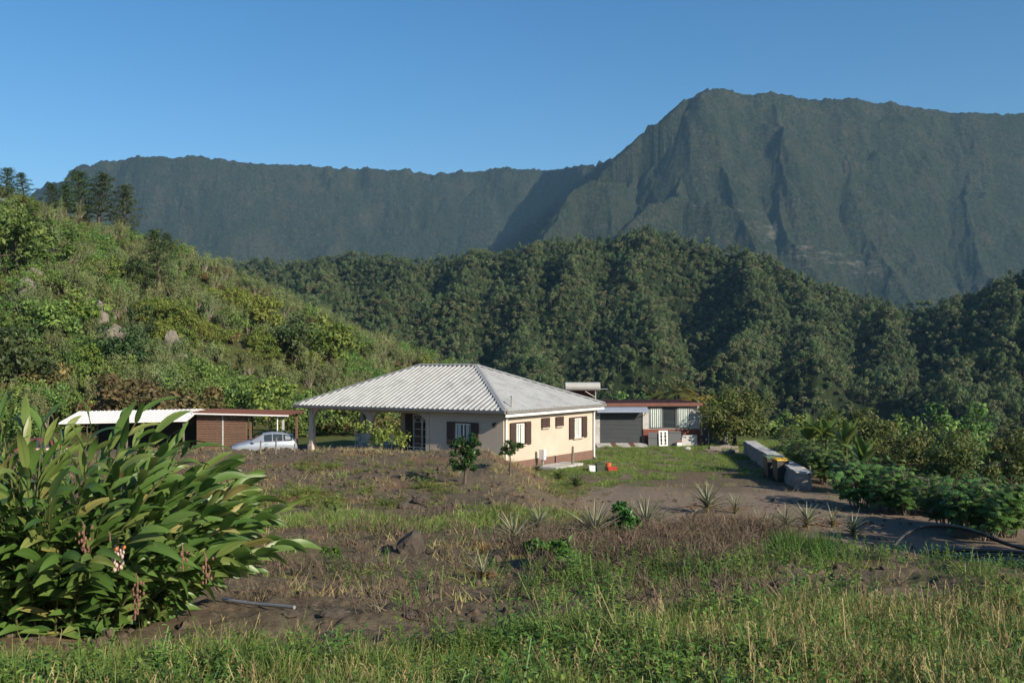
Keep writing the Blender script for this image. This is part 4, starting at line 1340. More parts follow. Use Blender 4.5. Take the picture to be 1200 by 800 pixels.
# fence pieces right of annex
fp = thing('panel_fence', 'grey panel fence with thin posts right of the annex', 'fence', aw2(4.6, .6), R(4))
MB().bbox(-.95, .95, -.03, .03, -.1, 1.12, .01).build('lower_panel', GREYP, fp)
mm = MB()
for i in range(16): mm.box(-.9 + i * .12, -.9 + i * .12 + .012, -.006, .006, 1.13, 2.1)
for i in range(8): mm.box(-.92, .92, -.005, .005, 1.16 + i * .12, 1.17 + i * .12)
mm.build('mesh_screen', GUTTER, fp)
for x, h_ in ((-.98, 2.95), (-.3, 2.3), (.98, 2.1)): MB().bbox(x - .035, x + .035, -.075, -.035, -.2, h_, .008).build('post', METAL, fp)

# solar water heater on annex roof
sw = thing('solar_water_heater', 'solar water heater with long grey white tank standing on the annex roof', 'water heater', aw2(-4.1, 1.6, aH + .12), R(4))
tk_ = MB(); tk_.tube([(-1.2, 0, 1.02), (-1.16, 0, 1.02), (1.16, 0, 1.02), (1.2, 0, 1.02)], [.24, .29, .29, .24], 18); tk_.build('tank', TANK, sw, smooth=False)
MB().prism([(.32, .82), (.36, .88), (2.2, .12), (2.16, .06)], 0, -1.0, 1.0).build('collector', PANELB, sw)
for x in (-.9, .9):
    MB().tube([(x, -.12, 0), (x, 0, .74)], .03, 6).build('leg', METAL, sw)
    MB().tube([(x, .12, .76), (x, 2.0, .06)], .025, 6).build('rail', METAL, sw)
MB().tube([(.86, -.1, .30), (.2, -.05, .70)], .022, 6).build('brace', METAL, sw)
MB().tube([(1.2, 0, .85), (1.75, .1, .85)], .02, 6).build('pipe', METAL, sw)

# ------------------------------------------------------------------ white roof and timber shed at left
cx, cy = (158 - 600) / F * 62, 62.0
ca = thing('carport', 'low open carport under a white sheet roof at left, behind the ginger leaves', 'carport', (cx, cy, YARD - .15), R(3))
m_ = MB()
m_.prism([(-1.8, 2.02), (-1.8, 2.10), (1.4, 2.62), (4.2, 2.40), (4.2, 2.34), (1.4, 2.54)], 0, -3.9, 3.7)
for i in range(30): 
    x = -3.85 + i * .26; m_.prism([(-1.82, 2.104), (-1.82, 2.13), (1.4, 2.65), (1.4, 2.624)], 0, x, x + .05)
rfc = m_.build('roof', WHITE, ca); rfc.rotation_euler = (0, R(-1.0), 0)
for x in (-3.6, 0, 3.4):
    for y in (-1.5, 3.8): MB().bbox(x - .05, x + .05, y - .05, y + .05, -.3, 2.06 if y < 0 else 2.36, .008).build('post', WOODG, ca)
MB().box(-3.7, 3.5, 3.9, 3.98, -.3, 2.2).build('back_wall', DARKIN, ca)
tx, ty = (284 - 600) / F * 62.5, 62.5
sh = thing('timber_shed', 'brown slatted timber shed with a rusty flat roof and an open bay', 'shed', (tx, ty, YARD - .15), R(-2))
m_ = MB()
for i in range(15): m_.bbox(-2.9, .25, -.03, .0, .1 + i * .152, .1 + i * .152 + .135, .008)
for x in (-2.9, -1.3, .2): m_.bbox(x, x + .09, .001, .09, -.3, 2.38, .006)
m_.build('slat_wall', TIMB, sh)
m_ = MB(); m_.bbox(-3.05, 3.0, -.5, 3.6, 2.42, 2.50, .01)
for i in range(40): m_.bbox(-3.04 + i * .15, -3.0 + i * .15, -.5, 3.6, 2.501, 2.53, .005)
rs = m_.build('roof', RUST, sh); rs.rotation_euler = (0, R(1.2), 0)
MB().bbox(-3.05, 3.02, -.6, -.505, 2.36, 2.45, .012).build('gutter', WHITEP, rs)
MB().tube([(2.5, -.52, 2.36), (2.3, -.3, 2.2), (2.3, -.3, 0)], .04, 7).build('downpipe', WHITEP, sh)
for x, y, mt in ((.5, .05, TIMB), (2.55, .1, CONCL), (2.6, 3.3, TIMB), (-.4, 3.3, TIMB)): MB().bbox(x - .07, x + .07, y - .07, y + .07, -.3, 2.40, .01).build('post', mt, sh)
MB().bbox(-2.9, -2.8, .1, 3.4, -.3, 2.3, .006).build('side_wall', TIMB, sh)
MB().bbox(-1.28, -1.18, -.08, -.031, .1, 2.36, .006).build('batten', CONCL, sh)


# ------------------------------------------------------------------ cars
def car(name, label, loc, rz, paint):
    o = thing(name, label, 'car', loc, rz)
    # stations along x (front at -x): half width low, half width belt, z low, z belt, z roof, half width roof
    S = [(-1.95, .55, .62, .42, .62, .64, .55), (-1.88, .72, .76, .26, .70, .74, .66), (-1.5, .80, .82, .20, .82, .88, .70), (-1.0, .83, .84, .20, .92, 1.0, .70), (-.82, .83, .84, .20, .95, 1.05, .68),
         (-.1, .84, .85, .20, .97, 1.44, .60), (.4, .84, .85, .20, .98, 1.50, .60), (1.0, .84, .85, .20, .99, 1.47, .59), (1.55, .82, .83, .22, .99, 1.36, .57), (1.82, .78, .80, .28, .95, 1.02, .62), (1.92, .70, .74, .36, .74, .78, .60)]
    rings = []
    for x, wl_, wb, zl, zb, zr, wr in S:
        half = [(0, zl), (wl_ * .9, zl), (wl_, zl + .12), (wb, (zl + zb) * .55), (wb, zb - .04), (wb * .97, zb), (wr + (wb - wr) * .1 * 0, zr - .06), (wr * .9, zr - .012), (0, zr)]
        ring = [(x, y, z) for y, z in half] + [(x, -y, z) for y, z in half[-2:0:-1]]
        rings.append(ring)
    k = len(rings[0]); V = np.array(rings).reshape(-1, 3)
    Fc = [(i * k + j, i * k + (j + 1) % k, (i + 1) * k + (j + 1) % k, (i + 1) * k + j) for i in range(len(S) - 1) for j in range(k)]
    Fc += [tuple(range(k))[::-1], tuple((len(S) - 1) * k + j for j in range(k))]
    MB().add(V, Fc).build('body', paint, o, smooth=True)
    rg = np.array(rings)

    def patch(i0, i1, j0, j1, ins, off):
        a, b, c, d = rg[i0, j0], rg[i1, j0], rg[i1, j1], rg[i0, j1]
        m = (a + b + c + d) / 4; q = [p + (m - p) * ins for p in (a, b, c, d)]
        n = nrm(np.cross(q[1] - q[0], q[3] - q[0])); n = n if np.dot(n, m - [0.2, 0, .8]) > 0 else -n
        q2 = [p + n * off for p in q]
        return MB().add(q2 + [p - n * .03 for p in q], [(0, 1, 2, 3), (7, 6, 5, 4), (0, 4, 5, 1), (1, 5, 6, 2), (2, 6, 7, 3), (3, 7, 4, 0)])
    nside = k
    for sgn in (1, -1):
        jb, jr = (5, 6) if sgn == 1 else (k - 5, k - 6)
        for i0, i1 in ((5, 6), (6, 7), (7, 8)): patch(i0, i1, jb, jr, .1, .012).build('side_window', GLASS, o)
        MB().bbox(-.78, -.6, sgn * .98 - .07, sgn * .98 + .07, .94, 1.08, .03).build('mirror', paint, o)
        MB().sphere((-1.78, sgn * .62, .66), (.14, .12, .075), 10, 6).build('headlight', LAMP, o, smooth=True)
        MB().sphere((1.84, sgn * .66, .86), (.06, .09, .12), 8, 6).build('tail_light', TAIL, o, smooth=True)
        MB().bbox(-.05, .12, sgn * .87 - .012, sgn * .87 + .012, .82, .86, .004).build('door_handle', CHROME, o)
        for x in (-1.22, 1.2):
            wv = MB(); wv.tube([(x, sgn * .68, .31), (x, sgn * .72, .31), (x, sgn * .85, .31), (x, sgn * .87, .31)], [.27, .31, .31, .28], 20)
            w_ = wv.build('wheel', TYRE, o)
            MB().tube([(x, sgn * .871, .31), (x, sgn * .885, .31)], [.2, .18], 12).build('rim', CHROME, w_)
    for i0, i1, nm in ((4, 5, 'windscreen'), (8, 9, 'rear_window')):
        a, b = rg[i0, 6] if i0 == 4 else rg[i0, 6], rg[i1, 6]
        yy = .56
        za, zb_ = rg[i0, 8][2], rg[i1, 8][2]; xa, xb_ = rg[i0, 8][0], rg[i1, 8][0]
        q = [np.array([xa, -yy, za]), np.array([xa, yy, za]), np.array([xb_, yy * .96, zb_]), np.array([xb_, -yy * .96, zb_])]
        n = nrm(np.cross(q[1] - q[0], q[3] - q[0])); n = n if n[2] > 0 else -n
        m = sum(q) / 4; q = [p + (m - p) * .1 for p in q]
        MB().add([p + n * .014 for p in q] + [p - n * .03 for p in q], [(0, 1, 2, 3), (7, 6, 5, 4), (0, 4, 5, 1), (1, 5, 6, 2), (2, 6, 7, 3), (3, 7, 4, 0)]).build(nm, GLASS, o)
    MB().bbox(-1.97, -1.94, -.2, .2, .44, .54, .004).build('number_plate', WHITEP, o)
    return o


cw = px2w(310, 0, 59.0)
car('hatchback_car', 'silver blue hatchback parked before the open bay of the timber shed, seen over the mound', (cw[0], 59.0, hz(cw[0], 59.0) - .02), R(18), SILV)
cw = px2w(55, 0, 58.0)
car('hatchback_car', 'dark red car at the far left, mostly hidden by ginger leaves', (cw[0], 58.0, hz(cw[0], 58.0) - .1), R(-150), REDCAR)

# ------------------------------------------------------------------ yard wall, bins, logs, tubs
ws = thing('stone_wall', 'low wide grey block wall with pale capstones along the right of the yard', 'wall', (12.75, 43.4, YARD), 0)
ang = math.atan2(60 - 43.4, 1.5)
u_ = np.array([math.cos(ang), math.sin(ang), 0]); v_ = np.array([-u_[1], u_[0], 0])
g = np.random.default_rng(3)


def rough_block(mb, c0, L_, w_, h_, amp=.03, n=(8, 4, 4)):
    """a rough stone block: lattice of points on a box, displaced"""
    pts = {}
    V = []; Fc = []

    def vid(i, j, k):
        if (i, j, k) not in pts:
            p = np.array([i / n[0] * L_, (j / n[1] - .5) * w_, k / n[2] * h_])
            e = g.normal(size=3) * amp
            pts[(i, j, k)] = len(V); V.append(c0 + u_ * (p[0] + e[0]) + v_ * (p[1] + e[1]) + np.array([0, 0, p[2] + e[2]]))
        return pts[(i, j, k)]
    for i in range(n[0]):
        for j in range(n[1]):
            Fc.append((vid(i, j, n[2]), vid(i + 1, j, n[2]), vid(i + 1, j + 1, n[2]), vid(i, j + 1, n[2])))
            Fc.append((vid(i, j, 0), vid(i, j + 1, 0), vid(i + 1, j + 1, 0), vid(i + 1, j, 0)))
    for i in range(n[0]):
        for k in range(n[2]):
            Fc.append((vid(i, 0, k), vid(i + 1, 0, k), vid(i + 1, 0, k + 1), vid(i, 0, k + 1)))
            Fc.append((vid(i, n[1], k), vid(i, n[1], k + 1), vid(i + 1, n[1], k + 1), vid(i + 1, n[1], k)))
    for j in range(n[1]):
        for k in range(n[2]):
            Fc.append((vid(0, j, k), vid(0, j, k + 1), vid(0, j + 1, k + 1), vid(0, j + 1, k)))
            Fc.append((vid(n[0], j, k), vid(n[0], j + 1, k), vid(n[0], j + 1, k + 1), vid(n[0], j, k + 1)))
    mb.add(V, Fc)


m_ = MB(); rough_block(m_, np.array([0, 0, -.3]), 16.6, .62, 1.02, .035, (60, 5, 6)); m_.build('wall_body', CONC, ws)
a = .02
for i, L_ in enumerate([1.5, 1.3, 1.9, 1.2, 2.1, 1.6, 1.4, 2.0, 1.7, 1.5]):
    m_ = MB(); rough_block(m_, u_ * a + np.array([0, 0, .75 + g.uniform(-.01, .02)]), L_ - .04, .68, .07, .012, (5, 3, 1)); m_.build('capstone', CONCL, ws); a += L_


def bin_(label, loc, rz, lid):
    o = thing('wheelie_bin', label, 'bin', loc, rz, 'wheelie bins at the yard wall')
    m = MB()
    V = [(-.22, -.25, .08), (.22, -.25, .08), (.22, .22, .08), (-.22, .22, .08), (-.29, -.36, .98), (.29, -.36, .98), (.29, .30, .98), (-.29, .30, .98)]
    m.add(V, [(0, 3, 2, 1), (4, 5, 6, 7), (0, 1, 5, 4), (1, 2, 6, 5), (2, 3, 7, 6), (3, 0, 4, 7)])
    m.bbox(-.31, .31, -.38, .32, .94, .995, .012)
    m.build('body', BINB, o)
    l = MB(); l.prism([(-.40, 1.0), (-.40, 1.04), (-.1, 1.09), (.33, 1.09), (.36, 1.0)], 0, -.32, .32)
    for x in (-.16, .0, .16): l.bbox(x - .03, x + .03, -.08, .3, 1.091, 1.11, .006)
    l.build('lid', lid, o)
    MB().tube([(-.22, .40, 1.0), (.22, .40, 1.0)], .018, 6).build('handle', BINB, o)
    for sx in (-1, 1): MB().tube([(sx * .24, .2, .1), (sx * .29, .2, .1)], .1, 14).build('wheel', TYRE, o)
    return o


bx_, by_ = 12.55, 46.6
bin_('grey wheelie bin with a yellow lid, the nearer of two by the block wall', (bx_, by_, hz(bx_, by_)), R(8), YELLOW)
bin_('wheelie bin with a faded green lid behind the yellow lidded one', (bx_ - .15, by_ + 1.1, hz(bx_, by_ + 1.1)), R(4), GREENL)
for px, row, L_, r_, a_, lab in [(848, 527, 2.0, .16, .3, 'longest grey log lying at the far end of the block wall'), (856, 531, 1.5, .12, .75, 'thin crooked log in front of the longest log by the wall'), (838, 529, 1.2, .1, -.2, 'short dark log left of the log pile by the wall')]:
    p = hit(px, row, 30); o = thing('log', lab, 'log', p, a_, 'logs at the far end of the wall')
    t = np.linspace(-.5, .5, 7)
    MB().tube(np.stack([t * L_, .06 * np.sin(t * 7), r_ * .8 + .05 * np.cos(t * 9)], 1), r_ * (1 + .15 * np.sin(t * 11)), 9).build('stem', WOODG, o)
    MB().tube([(.15 * L_, 0, r_), (.25 * L_, .2, r_ + .25)], [.05, .03], 6).build('branch_stub', WOODG, o)
p = hit(806, 527, 30); o = thing('stone', 'small pale stone on the grass before the annex', 'stone', p)
MB().sphere((0, 0, .08), (.22, .14, .12), 9, 6).build('body', CONCL, o)


def tub(label, px, row, w_, d_, h_, mt, rim):
    p = hit(px, row, 30); o = thing('planter_tub', label, 'tub', p, .2)
    m = MB(); V = [(-w_ * .42, -d_ * .42, 0), (w_ * .42, -d_ * .42, 0), (w_ * .42, d_ * .42, 0), (-w_ * .42, d_ * .42, 0), (-w_ / 2, -d_ / 2, h_), (w_ / 2, -d_ / 2, h_), (w_ / 2, d_ / 2, h_), (-w_ / 2, d_ / 2, h_)]
    m.add(V, [(0, 3, 2, 1), (4, 5, 6, 7), (0, 1, 5, 4), (1, 2, 6, 5), (2, 3, 7, 6), (3, 0, 4, 7)]); m.build('body', mt, o)
    m = MB(); m.bbox(-w_ / 2 - .02, w_ / 2 + .02, -d_ / 2 - .02, d_ / 2 + .02, h_ + .001, h_ + .04, .01); m.build('rim', rim, o)
    return o


tub('white tub, left of the row of small containers by the house corner', 694, 552, .38, .3, .26, WHITEP, WHITEP)
tub('dark green tub between the white tub and the red tray', 703, 552, .42, .35, .38, GREENB, GREENB)
tub('red tray, rightmost of the containers by the house corner', 717, 551, .5, .35, .15, REDP, REDP)
p = hit(714, 550, 30); o = thing('bucket', 'orange bucket standing behind the red tray', 'bucket', p + [0, .45, 0])
MB().tube([(0, 0, 0), (0, 0, .3)], [.12, .16], 14).build('body', ORANGE, o)
MB().tube([(.16 * math.cos(t), .16 * math.sin(t) * .3, .3 + .12 * math.sin(t)) for t in np.linspace(0, math.pi, 9)], .008, 5).build('handle', METAL, o)
# stakes on the mound before the car
for px, row, h_, lab in [(305, 527, .5, 'short wooden stake left of the silver car'), (323, 528, .62, 'wooden stake in front of the middle of the silver car'), (345, 526, .5, 'wooden stake between the silver car and the veranda')]:
    p = hit(px, row + 4, 15); o = thing('stake', lab, 'stake', p, 0, 'stakes on the mound')
    MB().tube([(0, 0, -.1), (.02, 0, h_)], [.035, .028], 6).build('shaft', WOODG, o)
    MB().tube([(-.01, 0, h_ * .7), (.09, .02, h_ * .9)], [.014, .008], 5).build('branch_stub', WOODG, o)

# ------------------------------------------------------------------ hoses and pipe
def ground_path(pts, r=.035, lift=0.02):
    out = []
    for px, row, up in pts:
        p = hit(px, row, 8); out.append([p[0], p[1], p[2] + r + lift + up])
    return np.array(out)


def smooth_path(P, n=60):
    t = np.arange(len(P)); tt = np.linspace(0, len(P) - 1, n)
    out = []
    for d in range(3):
        # Catmull-Rom
        v = P[:, d]; res = []
        for q in tt:
            i = min(int(q), len(P) - 2); f = q - i
            p0, p1, p2, p3 = v[max(i - 1, 0)], v[i], v[i + 1], v[min(i + 2, len(P) - 1)]
            res.append(.5 * ((2 * p1) + (-p0 + p2) * f + (2 * p0 - 5 * p1 + 4 * p2 - p3) * f * f + (-p0 + 3 * p1 - 3 * p2 + p3) * f ** 3))
        out.append(res)
    return np.array(out).T
# hoses (continued): black irrigation pipe, metal pipe
HOSE = 'black irrigation pipes on the right bank'


def hose(label, pts, r, ups=None):
    P = smooth_path(np.array(pts), 70)
    o = thing('irrigation_pipe', label, 'pipe', P[0], 0, HOSE)
    MB().tube(P - P[0], r, 8).build('hose', BLACKP, o, smooth=True)
    MB().tube([P[-1] - P[0], P[-1] - P[0] + (P[-1] - P[-2]) * .6], r * 1.25, 8).build('coupling', BLACKP, o)
    return o


def W3(px, row, d): return px2w(px, row, d)


hose('black irrigation pipe arching highest in a loop over the dark pit', [W3(1042, 668, 20.6), W3(1042, 650, 20.8), W3(1058, 628, 21.2), W3(1085, 616, 21.6), W3(1120, 617, 22), W3(1150, 625, 22.4), W3(1180, 637, 22.6), W3(1215, 645, 22.8), W3(1290, 652, 23)], .045)
hose('black irrigation pipe running level from the loop to the right edge', [W3(1030, 660, 20.9), W3(1060, 652, 21.3), W3(1110, 645, 21.8), W3(1160, 645, 22.2), W3(1210, 648, 22.5), W3(1290, 655, 22.8)], .045)
hose('black irrigation pipe lying below the level one', [W3(1045, 662, 20.2), W3(1085, 657, 20.8), W3(1130, 652, 21.4), W3(1180, 650, 21.8), W3(1230, 655, 22.2)], .038)
hose('black irrigation pipe on the ground left of the loop', [W3(985, 672, 19.4), W3(1010, 668, 19.8), W3(1042, 660, 20.3), W3(1075, 655, 20.9)], .035)
p0, p1 = px2w(858, 659, 16.2), px2w(932, 653, 16.6)
o = thing('metal_pipe', 'straight grey metal pipe lying propped in the weeds below the pineapples', 'pipe', p0)
MB().tube([p0 - p0, p1 - p0], .034, 10).build('tube', METAL, o, smooth=True)
MB().tube([(p1 - p0) * .97, (p1 - p0) * 1.0], .046, 10).build('collar', METAL, o)
mid = (p1 - p0) * .9; mid2 = mid.copy(); mid2[2] -= .6
MB().tube([mid2 - [0, 0, .1], mid + [0, 0, -.03]], .03, 7).build('support', WOODG, o)
o = thing('metal_pipe', 'thin grey pipe half buried along the soil edge right of the ginger', 'pipe', hit(268, 708, 6))
pp = [hit(px, row, 6) - np.array(o.location) + [0, 0, .03] for px, row in ((262, 706), (300, 711), (345, 715))]
MB().tube(pp, .018, 7).build('tube', METAL, o)

# ------------------------------------------------------------------ leaf blades and ginger
def blade(mb, base, d0, up, L, Wd, droop, tint, nseg=6, fold=.25, wave=0, prof=None, tw=0.):
    """long leaf: from base along d0, bending towards -z by droop; width profile prof"""
    d = nrm(np.array(d0, float)); up = nrm(np.array(up, float) - d * np.dot(up, d))
    P = np.array(base, float); step = L / nseg
    V = []; ac = []
    for i in range(nseg + 1):
        t = i / nseg
        w_ = Wd * (prof(t) if prof else math.sin(math.pi * min(1, t * .92 + .06)) ** .7)
        s_ = np.cross(d, up)
        if tw: s_ = s_ * math.cos(tw * t) + up * math.sin(tw * t)
        wob = wave * math.sin(t * 9 + base[0] * 7)
        V += [P - s_ * w_ / 2 + up * (fold * w_ / 2 + wob), P, P + s_ * w_ / 2 + up * (fold * w_ / 2 - wob)]
        ac += [0, .5, 1]
        P = P + d * step
        d = nrm(d + np.array([0, 0, -1.0]) * droop / nseg)
        up = nrm(up - d * np.dot(up, d))
    q = []
    for i in range(nseg):
        a = 3 * i; q += [(a, a + 1, a + 4, a + 3), (a + 1, a + 2, a + 5, a + 4)]
    mb.add(V, np.array(q), tint=tint, across=ac)


F_GING = foliage('leaf_ginger', [(.026, .058, .012), (.058, .120, .021), (.110, .18, .038), (.22, .24, .07), (.32, .24, .09)], trans=.3, rough=.42, var=0, spec=.5, midrib=(.10, .15, .035))
F_STEM = foliage('stem_green', [(.05, .07, .02), (.12, .12, .05)], trans=0, rough=.6, var=0)
F_PETAL = surf('white_pink_shell_flower', (.48, .40, .36), (.36, .25, .22), 30, .5)
F_PETALO = surf('orange_flower_lip', (.5, .17, .05), (.35, .11, .04), 30, .5)
F_DRY = surf('dried_flower', (.20, .10, .06), (.11, .06, .045), 30, .8)

g = np.random.default_rng(77)
gx, gy = -4.5, 9.3
ging = thing('shell_ginger', 'big clump of glossy long leaved ginger with drooping white flowers, left foreground', 'plant', (gx, gy, hz(gx, gy)))
stems = MB(); leaves = MB()
lp = lambda t: max(.04, math.sin(math.pi * min(1, t ** .8 * .97 + .03)) ** .75)
for c in range(330):
    a = g.uniform(0, 6.28); rr_ = math.sqrt(g.random())
    bx0, by0 = rr_ * 1.12 * math.cos(a), rr_ * .6 * math.sin(a)
    out = np.array([math.cos(a), math.sin(a) * .9, 0])
    # canes lean outwards, more so at the rim; those at right lean right
    lean_ = rr_ * g.uniform(.1, .62) + .04
    if bx0 > .35: lean_ += .12 * g.random()
    Lc = g.uniform(1.25, 2.2) * (1.12 - .34 * rr_)
    d = nrm(np.array([out[0] * lean_, out[1] * lean_, 1.0]))
    P = [np.array([bx0, by0, -.1])]; dd = d.copy(); n = 9
    for i in range(n):
        dd = nrm(dd + out * .035 * (1 + rr_) + np.array([0, 0, -.035 * rr_ * i / 3])); P.append(P[-1] + dd * Lc / n)
    P = np.array(P)
    stems.tube(P, np.linspace(.014, .006, len(P)), 5, cap=False, tint=g.random())
    # two-ranked leaves
    pl_ = nrm(np.cross(dd, [g.normal() * .5, g.normal() * .5, 1]) + .001)
    if g.random() < .4: pl_ = nrm(np.cross(dd, out + .01))
    nl = g.integers(13, 19)
    for j in range(nl):
        t0_ = .28 if rr_ < .6 else .07; t = t0_ + (1 - t0_) * j / (nl - 1)
        q = t * (len(P) - 1); i = min(int(q), len(P) - 2); base = P[i] + (P[i + 1] - P[i]) * (q - i)
        tang = nrm(P[i + 1] - P[i])
        sgn = 1 if j % 2 else -1
        ang = g.uniform(.55, .95) * (1.15 - .65 * t)
        dl = nrm(tang * math.cos(ang) + sgn * pl_ * math.sin(ang) + g.normal(size=3) * .08)
        Ll = g.uniform(.27, .46) * (1 - .25 * abs(t - .7)); Wl = Ll * g.uniform(.19, .24)
        u_ = g.random(); ti = np.clip(g.normal(.42, .14), .02, .68)
        if u_ > .90: ti = g.uniform(.62, .82)
        if u_ > .982: ti = g.uniform(.9, 1)
        blade(leaves, base, dl, tang + np.array([0, 0, .25]) - sgn * pl_ * .3, Ll, Wl, g.uniform(.3, 1.25), ti, 7, g.uniform(.15, .5), .004, lp, g.normal() * .5)
stems.build('stems', F_STEM, ging, smooth=True)['kind'] = 'stuff'
lv = leaves.build('leaves', F_GING, ging, smooth=True); lv['kind'] = 'stuff'


def raceme(parent, px, row, d, dry, n, s=1.0, label=None):
    p = px2w(px, row, d) - np.array(parent.location)
    ax = MB(); path = [p + np.array([-.03, .06, .16]) * s, p + np.array([0, .02, .13]) * s, p + np.array([.01, 0, .05]) * s, p + np.array([.015, -.01, -.12]) * s]
    ax.tube(path, .006, 5); 
    f = ax.build('flower_cluster', F_DRY, parent)
    m = MB(); m2 = MB()
    for i in range(n):
        t = i / n; a = i * 2.4
        c = p + np.array([.01, 0, .10 - .2 * t]) * s + np.array([math.cos(a), math.sin(a), -.3]) * .042 * s * (1.05 - .35 * t) + g.normal(size=3) * (.014 if dry else .004)
        m.sphere(c, np.array([.016, .016, .026]) * s * g.uniform(.55, 1.2) * (.8 if dry else 1), 7, 5, tint=g.random())
        if not dry and t < .1: m2.sphere(c + [.01, -.02, .0], np.array([.018, .016, .02]) * s, 6, 4)
    m.build('shells', F_DRY if dry else F_PETAL, f, smooth=True)
    if m2.n: m2.build('lip', F_PETALO, f, smooth=True)
    if label: f['label'] = label


raceme(ging, 137, 652, 8.05, False, 30, .95, 'fresh white and pink flower cluster with orange top')
raceme(ging, 128, 640, 8.1, True, 10, .7)
raceme(ging, 97, 634, 8.1, True, 20, .95, 'dried brown flower cluster')
raceme(ging, 240, 668, 8.2, True, 16, .9, 'dried brown flower cluster')
raceme(ging, 213, 655, 8.3, True, 10, .8, 'dried brown flower cluster')
raceme(ging, 160, 694, 8.0, True, 14, .9, 'dried brown flower cluster')
raceme(ging, 157, 712, 8.0, True, 10, .8, 'dried brown flower cluster')

# ------------------------------------------------------------------ pineapple plants
F_PINE = foliage('leaf_pineapple', [(.055, .075, .035), (.17, .19, .11), (.34, .35, .24), (.30, .20, .08)], trans=.15, rough=.5, var=.15)
F_PINED = foliage('leaf_pineapple_dry', [(.16, .09, .035), (.33, .19, .065), (.42, .30, .12)], trans=.15, rough=.7, var=.15)


def rosette(seed, n, L, Wd, dryfrac=.15, up=.9):
    g = np.random.default_rng(seed); m = MB(); md = MB()
    for i in range(n):
        a = i * 2.4 + g.normal() * .15; t = i / n
        el = R(12 + 62 * t + g.normal() * 7) * up
        d = np.array([math.cos(a) * math.cos(el), math.sin(a) * math.cos(el), math.sin(el)])
        tgt = md if (t < dryfrac) else m
        blade(tgt, d * .03 + [0, 0, .05 + .12 * t], d, [0, 0, 1], L * g.uniform(.75, 1.1) * (1 - .15 * t), Wd, g.uniform(.35, .95) * (1.1 - .5 * t), np.clip(g.normal(.45, .2), 0, .8), 7, .7, 0, lambda q: (1 - q) ** .75 + .02)
    c = MB(); c.tube([(0, 0, -.1), (0, 0, .18)], [.06, .05], 8)
    return m, md, c


PK = []
for i in range(4):
    m, md, c = rosette(400 + i, 46, .62, .038)
    PK.append(Kind('pineapple_plant', 'plant', [('leaves', m, F_PINE, True), ('dry_leaves', md, F_PINED, True), ('stem', c, F_STEM, True)]))
m, md, c = rosette(410, 30, .6, .034, .45); PKD = Kind('pineapple_plant', 'plant', [('leaves', m, F_PINE, True), ('dry_leaves', md, F_PINED, True), ('stem', c, F_STEM, True)])
m, md, c = rosette(411, 20, .5, .034, .99); PKO = Kind('pineapple_plant', 'plant', [('dry_leaves', md, F_PINED, True), ('stem', c, F_STEM, True)])
PG = 'pineapple plants on the bank'
for k, px, row, s, lab in [
    (PK[0], 603, 640, .95, 'large pale pineapple plant, leftmost in the row on the bank'),
    (PK[1], 632, 622, .7, 'small pineapple plant just behind the large leftmost one'),
    (PK[2], 697, 634, 1.15, 'large dark pineapple plant left of the bright green shrub'),
    (PK[3], 757, 628, 1.1, 'large pale pineapple plant right of the bright green shrub'),
    (PKD, 566, 680, .8, 'yellowing pineapple plant low in front of the leftmost large one'),
    (PK[1], 829, 601, .85, 'pineapple plant standing on the clump of grass at the yard edge'),
    (PKD, 862, 602, .6, 'thin pineapple plant right of the one on the grass clump'),
    (PK[2], 893, 628, .75, 'pineapple plant over the tall bright grass'),
    (PK[0], 921, 620, .65, 'pineapple plant right of the one over the tall bright grass'),
    (PK[3], 946, 618, .7, 'pineapple plant third from right on the bank'),
    (PKD, 976, 618, .6, 'pineapple plant second from right on the bank'),
    (PK[1], 1000, 628, .65, 'rightmost pineapple plant on the bank'),
    (PKO, 706, 694, .6, 'dead orange pineapple rosette in the green weeds'),
    (PKO, 668, 656, .6, 'dead orange pineapple rosette below the bright green shrub'),
    (PKO, 802, 640, .7, 'dead orange pineapple rosette below the yard edge'),
    (PKO, 566, 652, .55, 'dead orange pineapple rosette above the yellowing plant'),
    (PKO, 748, 664, .4, 'small dead pineapple rosette among dark weeds'),
]:
    p = hit(px, row, 6)
    k.place(p, lab, PG, s * 1.12 * p[1] / 18.0, rng.uniform(0, 6.28))
# strap-leaf clump at the mound foot
m, md, c = rosette(420, 60, .55, .045, .05); LK = Kind('lily_clump', 'plant', [('leaves', m, foliage('leaf_lily', [(.04, .07, .02), (.09, .13, .035), (.17, .19, .07)], trans=.25, rough=.45), True), ('dry_leaves', md, F_PINED, True)])
for px, row, s, lab in [(655, 563, 1.1, 'strap leaved lily clump at the foot of the mound, left of two'), (675, 572, 1.35, 'larger strap leaved lily clump at the foot of the mound, right of two'), (630, 553, .8, 'small strap leaved clump beside the meter box')]:
    LK.place(hit(px, row, 20), lab, 'lily clumps by the house', s, rng.uniform(0, 6))

# ------------------------------------------------------------------ leafy shrubs and small trees
def leafy(seed, h, rx, n, L, Wr, mat, name, cat, ncl=14, trunk=True, lo=-.4):
    g = np.random.default_rng(seed)
    t = MB(); cl = ellipsoid_clumps(g, ncl, rx, h * .42, h * .55, rx * .36, lo=lo)
    P, t = trunk_mb(g, h * .75, .022 * h ** .6 + .01, .06)
    limbs(t, g, P, [c for c, r in cl], .02)
    return Kind(name, cat, [('trunk', t, BARK, True), ('crown', crown_mb(g, None, cl, n, L, Wr, up=.4), mat, False)])


